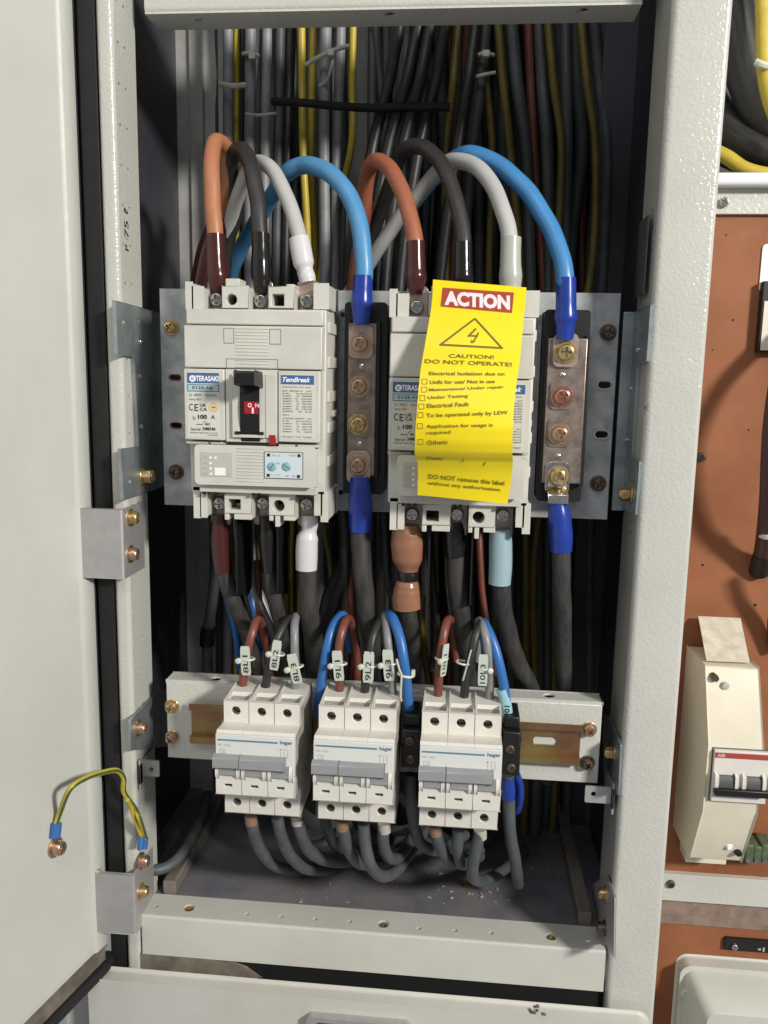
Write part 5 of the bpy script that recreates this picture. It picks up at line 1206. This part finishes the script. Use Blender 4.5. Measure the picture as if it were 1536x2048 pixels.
# drop cable bulging out of the board
cable('drop_cable', 'dark red brown cable hanging in front of the board at the right edge', [(1590, 660, 640), (1560, 740, 622), (1542, 860, 612), (1535, 1000, 618), (1527, 1080, 636), (1518, 1140, 658)], 5.6, mat('dark_maroon_jacket', (0.05, 0.018, 0.018), 0.35),
      sleeves=[('grommet', [(1524, 1108, 645), (1518, 1142, 659)], [6.3, 7.0, 7.5], BLACK), ('tie', [(1533, 1060, 630), (1531, 1068, 632)], [6.3, 6.3, 6.2], NYLON)])
cable('drop_cable', 'dark cable crossing the board just above the ivory enclosure', [(1600, 1130, 620), (1570, 1180, 632), (1548, 1240, 648), (1550, 1300, 655)], 4.5, BWIRE)
# cables in the upper opening
GN = 'cables in the upper opening beyond the right post'
cable('thick_cable', 'thick black cable sweeping down in the upper right opening', [(1440, -60, 705), (1475, 60, 700), (1495, 150, 696), (1530, 230, 692), (1600, 300, 690)], 15, BWIRE, GN)
cable('thick_cable', 'black cable curving low over the white trim', [(1420, 200, 720), (1470, 270, 700), (1520, 300, 692), (1600, 320, 690)], 12, BWIRE, GN)
cable('thick_cable', 'lowest black cable behind the white trim', [(1420, 290, 730), (1480, 320, 725), (1560, 345, 720), (1620, 360, 720)], 10, BWIRE, GN)
cable('thick_cable', 'yellow cable hanging at the top right corner of the picture', [(1524, -60, 672), (1526, 40, 668), (1528, 130, 664), (1540, 200, 662), (1570, 280, 662)], 5.2, YEL, GN)
cable('thick_cable', 'yellow cable emerging low beside the right post', [(1400, 290, 690), (1450, 312, 682), (1490, 338, 678), (1540, 350, 676), (1600, 352, 676)], 5.2, YEL, GN)
cable('thick_cable', 'slim grey cable with a clip behind the black ones', [(1478, 90, 740), (1482, 160, 736), (1485, 215, 735), (1500, 280, 735)], 6, GWIRE, GN, sleeves=[('clip', [(1484, 200, 735), (1485, 212, 735)], [7.4, 7.6, 7.2], NYLON)])
t = thing('cable_tie', 'white cable tie round the yellow cable in the top right corner', 'cable tie', P(1527, 128, 664))
MB().tube([P(1512, 124, 658), P(1526, 130, 656), P(1545, 134, 660)], 2.6, 8).build('band', NYLON, t)

# ivory enclosure with a two pole breaker
t = thing('breaker_enclosure', 'ivory plastic enclosure with sloping top and bottom, housing the red striped breaker', 'breaker enclosure', (200, YW, -380))
zA, zB_, zC, zD = P(1412, 1332, 610).z, P(1417, 1490, 587).z, P(1408, 1620, 587).z, P(1384, 1716, 609).z
xa, xb = P(1415, 1500, 587).x, P(1527, 1500, 587).x
zt2 = P(1370, 1292, YW-1).z; zl2 = P(1353, 1650, YW-1).z
m = MB().prism([(YW-0.3, zt2), (610, zA), (587, zB_), (587, zC), (609, zD), (YW-0.3, zl2)], 'x', xa, xb); m.build('housing', IVORY, t, bevel=1.2)
a = P(1372, 1710, 640); b = P(1452, 1730, 640); MB().box(a.x, b.x, 640, YW-0.3, b.z, a.z+6).build('foot', IVORY, t, bevel=0.6)
# card strip rising from the top of the enclosure to the board
v = [P(1397, 1235, 652), P(1482, 1239, 652), P(1500, 1326, 618), P(1413, 1322, 618)]
nrm = Vector((0, 1.6, 0.8)); MB().add(v+[q+nrm for q in v], [(0, 1, 2, 3), (7, 6, 5, 4), (0, 4, 5, 1), (1, 5, 6, 2), (2, 6, 7, 3), (3, 7, 4, 0)]).build('cable_cover', mat('dusty_ivory', (0.66, 0.61, 0.49), 0.6, col2=(0.50, 0.455, 0.36), vscale=110), t, bevel=0.2)
def knob(x_, y_, m_, Yk, r=2.6, h=5, d=(0.25, -1, -0.15)):
    c = P(x_, y_, Yk); MB().lathe(c, d, [(r, -1), (r, h*0.7), (r*0.8, h), (r*.1, h)], 14).build('screw', m_, t)
knob(1426, 1352, DULLS, 607); knob(1450, 1372, GREYW, 604, 3, 1.5); knob(1456, 1690, WHITE, 604, 2.6, 3); knob(1472, 1700, BLACK, 606)
dv = thing('two_pole_breaker', 'pale two pole breaker with a red stripe and black toggle bar in the ivory enclosure', 'circuit breaker', (P(1480, 1600, 584).x, 587, P(1480, 1600, 584).z))
a = P(1430, 1500, 584); b = P(1530, 1608, 584); wd = b.x-a.x
MB().box(a.x, b.x, 583.5, 590, b.z, a.z).build('body', CREAM2, dv, bevel=0.4)
MB().box(a.x-1, b.x+0.6, 586.6, 588, b.z-0.8, a.z+0.8).build('cutout_edge', GROOVE, dv)
zr = P(1480, 1513, 583).z
MB().box(a.x+.2, b.x-.2, 583.1, 583.45, zr-1.9, zr+1.9).build('stripe', mat('brick_stripe', (0.36, 0.06, 0.045), 0.4), dv)
m = MB(); text(m, 'ABB', lambda u, v: (a.x+1.6+5.4*u, 582.95, zr-1.2+2.4*v), 0.05); m.build('printing', mat('pale_pink_print', (0.65, 0.4, 0.37), 0.4), dv)
zh = P(1480, 1562, 583).z
for k in range(2):
    u = a.x+wd*(0.02+0.5*k)
    for q in (0, 1): MB().prism([(583.6, zh+5.5), (580.5, zh+4), (579.8, zh-2), (580.5, zh-6), (583.6, zh-6)], 'x', u+q*(wd*0.5-5), u+q*(wd*0.5-5)+2.8).build('toggle_guard', CREAM2, dv, bevel=0.4)
    MB().prism([(583.4, zh+4), (581.5, zh+2), (580.5, zh-5), (583.4, zh-5)], 'x', u+3.2, u+wd*0.5-5.2).build('toggle', DTOG, dv, bevel=0.3)
MB().box(a.x+0.6, b.x-0.2, 577.5, 582.5, zh-9.8, zh-4.6).build('toggle_bar', BLACK, dv, bevel=0.8)
# green terminals at the right edge
gt = thing('terminal_strip', 'dull green terminal strip at the right edge below the ivory enclosure', 'terminal strip', P(1515, 1735, 640))
for k in range(4):
    a = P(1493+k*16, 1690+(k % 2)*4, 640); b = P(1506+k*16, 1728, 640); MB().box(a.x, b.x, 640, YW-0.3, b.z, a.z).build('terminal', GREENT, gt, bevel=1.2)
    c = P(1498+k*16, 1722, 639.8); MB().lathe(c, (0, -1, 0), [(2.1, 0), (1.7, 1), (.1, 1.1)], 12).build('screw', CHROME, gt)
# black strip label and grey junction box
a = P(1450, 1876, YW-3); b = P(1640, 1914, YW-3)
bs = MB().prism(rrect(a.x, b.x, b.z, a.z, 1, 3), 'y', YW-3, YW-0.3).build('name_strip', BLACK); tag(bs, 'black name strip screwed above the grey junction box', 'name plate')
screw(P(1469, 1893, YW-3), (0, -1, 0), 2.6, CHROME, bs, washer=False)
m = MB().bpx(1516, 1897, 1522, 1901, YW-3.2, YW-3.05).bpx(1526, 1895, 1529, 1904, YW-3.2, YW-3.05); m.build('printing', INKL, bs)
jb = thing('junction_box', 'light grey plastic junction box in the lower right corner', 'junction box', (240, YW, -560))
a = P(1366, 1934, 645); zj = a.z
m = MB().prism(rrect(a.x, 400, zj-170, zj, 8), 'y', 645, YW-0.3); m.build('base', GBOX, jb, bevel=1.8, seg=4)
b = P(1412, 2024, 612); o1 = rrect(a.x+2.2, 398, zj-168, zj-2.2, 8); o2 = rrect(b.x, 388, zj-150, P(1450, 2026, 612).z, 9); n_ = len(o1)
m = MB(); m.add([(x_, 645.2, z_) for x_, z_ in o1] + [(x_, 643, z_) for x_, z_ in o1] + [(x_, 614, z_) for x_, z_ in o2] + [(x_, 612, z_) for x_, z_ in rrect(b.x+1.5, 386, zj-148, P(1450, 2026, 612).z-1.5, 8)],
  [(k_*n_+i_, k_*n_+(i_+1) % n_, (k_+1)*n_+(i_+1) % n_, (k_+1)*n_+i_) for k_ in range(3) for i_ in range(n_)] + [tuple(range(3*n_, 4*n_))])
m.build('lid', GBOX, jb, angle=25)
c = P(1378, 1990, 641); MB().lathe((c.x, 644, c.z), (-0.2, -1, 0), [(6, 0), (6, 4), (4.6, 5.5), (4.2, 4.6), (.1, 4.6)], 24).build('lid_screw', GBOX, jb)
for x_, y_, r_ in ((1452, 470, 0.8), (1466, 640, 1.0), (1425, 700, 0.7), (1405, 1130, 1.0), (1497, 860, 0.8), (1510, 1210, 1.2)):
    c = P(x_, y_, YW); MB().cyl((c.x, YW-0.12, c.z), (0, 1, 0), r_, 0.1, 12).build('drill_hole', BLACK, nb)

# more wires between the large and the small breakers
GX = 'loose wires crossing between the large and small breakers'
for lab, pts, r, m_ in (
 ('dusty clear strand beside the maroon sleeve', [(458, 1120, 578), (470, 1180, 582), (486, 1240, 592), (500, 1320, 612)], 2.0, GREYT),
 ('thin dusty strand right of the maroon sleeve', [(474, 1110, 580), (486, 1170, 584), (500, 1230, 594), (512, 1310, 614)], 1.4, GREYT),
 ('grey wire slanting left of the black sleeved cable', [(505, 1170, 600), (525, 1215, 600), (545, 1262, 604), (560, 1330, 616)], 2.2, GWIRE),
 ('thin dusty strand along the black sleeved cable', [(548, 1120, 577), (560, 1180, 580), (572, 1235, 586), (580, 1300, 606)], 1.3, GREYT),
 ('blue wire low behind the grey cable at the left', [(452, 1150, 640), (455, 1200, 636), (470, 1260, 632), (480, 1340, 632)], 2.8, BLUEW),
 ('dark brown wire behind the brown wire tagged 8L1', [(520, 1250, 600), (530, 1290, 602), (543, 1330, 606), (552, 1400, 616)], 2.8, BROWN),
 ('dark brown wire behind the brown wire tagged 9L1', [(705, 1245, 600), (712, 1290, 602), (708, 1330, 606), (700, 1400, 616)], 2.8, BROWN),
 ('black wire slanting between the white and the blue sleeved cables', [(690, 1130, 600), (672, 1200, 600), (650, 1270, 604), (655, 1360, 614)], 4.2, BWIRE),
 ('yellow wire right of the white sleeved cable', [(650, 1060, 640), (660, 1120, 636), (668, 1200, 634), (675, 1300, 632)], 2.3, YELD),
 ('thin grey wire left of the tan sleeved cable', [(770, 1080, 630), (775, 1160, 628), (790, 1230, 626), (800, 1330, 626)], 2.2, DGREY),
 ('black wire right of the tan sleeved cable', [(860, 1090, 600), (866, 1160, 600), (872, 1240, 602), (866, 1340, 610)], 3.0, BWIRE),
 ('thin dusty strand left of the black cable under the tag', [(893, 1150, 582), (900, 1220, 586), (910, 1290, 596), (918, 1350, 610)], 1.0, GREYT),
 ('brown wire between the black and the pale blue sleeved cables', [(960, 1120, 640), (965, 1200, 636), (975, 1260, 634), (990, 1350, 634)], 2.8, BROWN)):
    pts = [(pts[0][0]-6, pts[0][1]-130, pts[0][2]+8)] + pts
    cable('wire', lab, pts, r, m_, GX, 'wire')
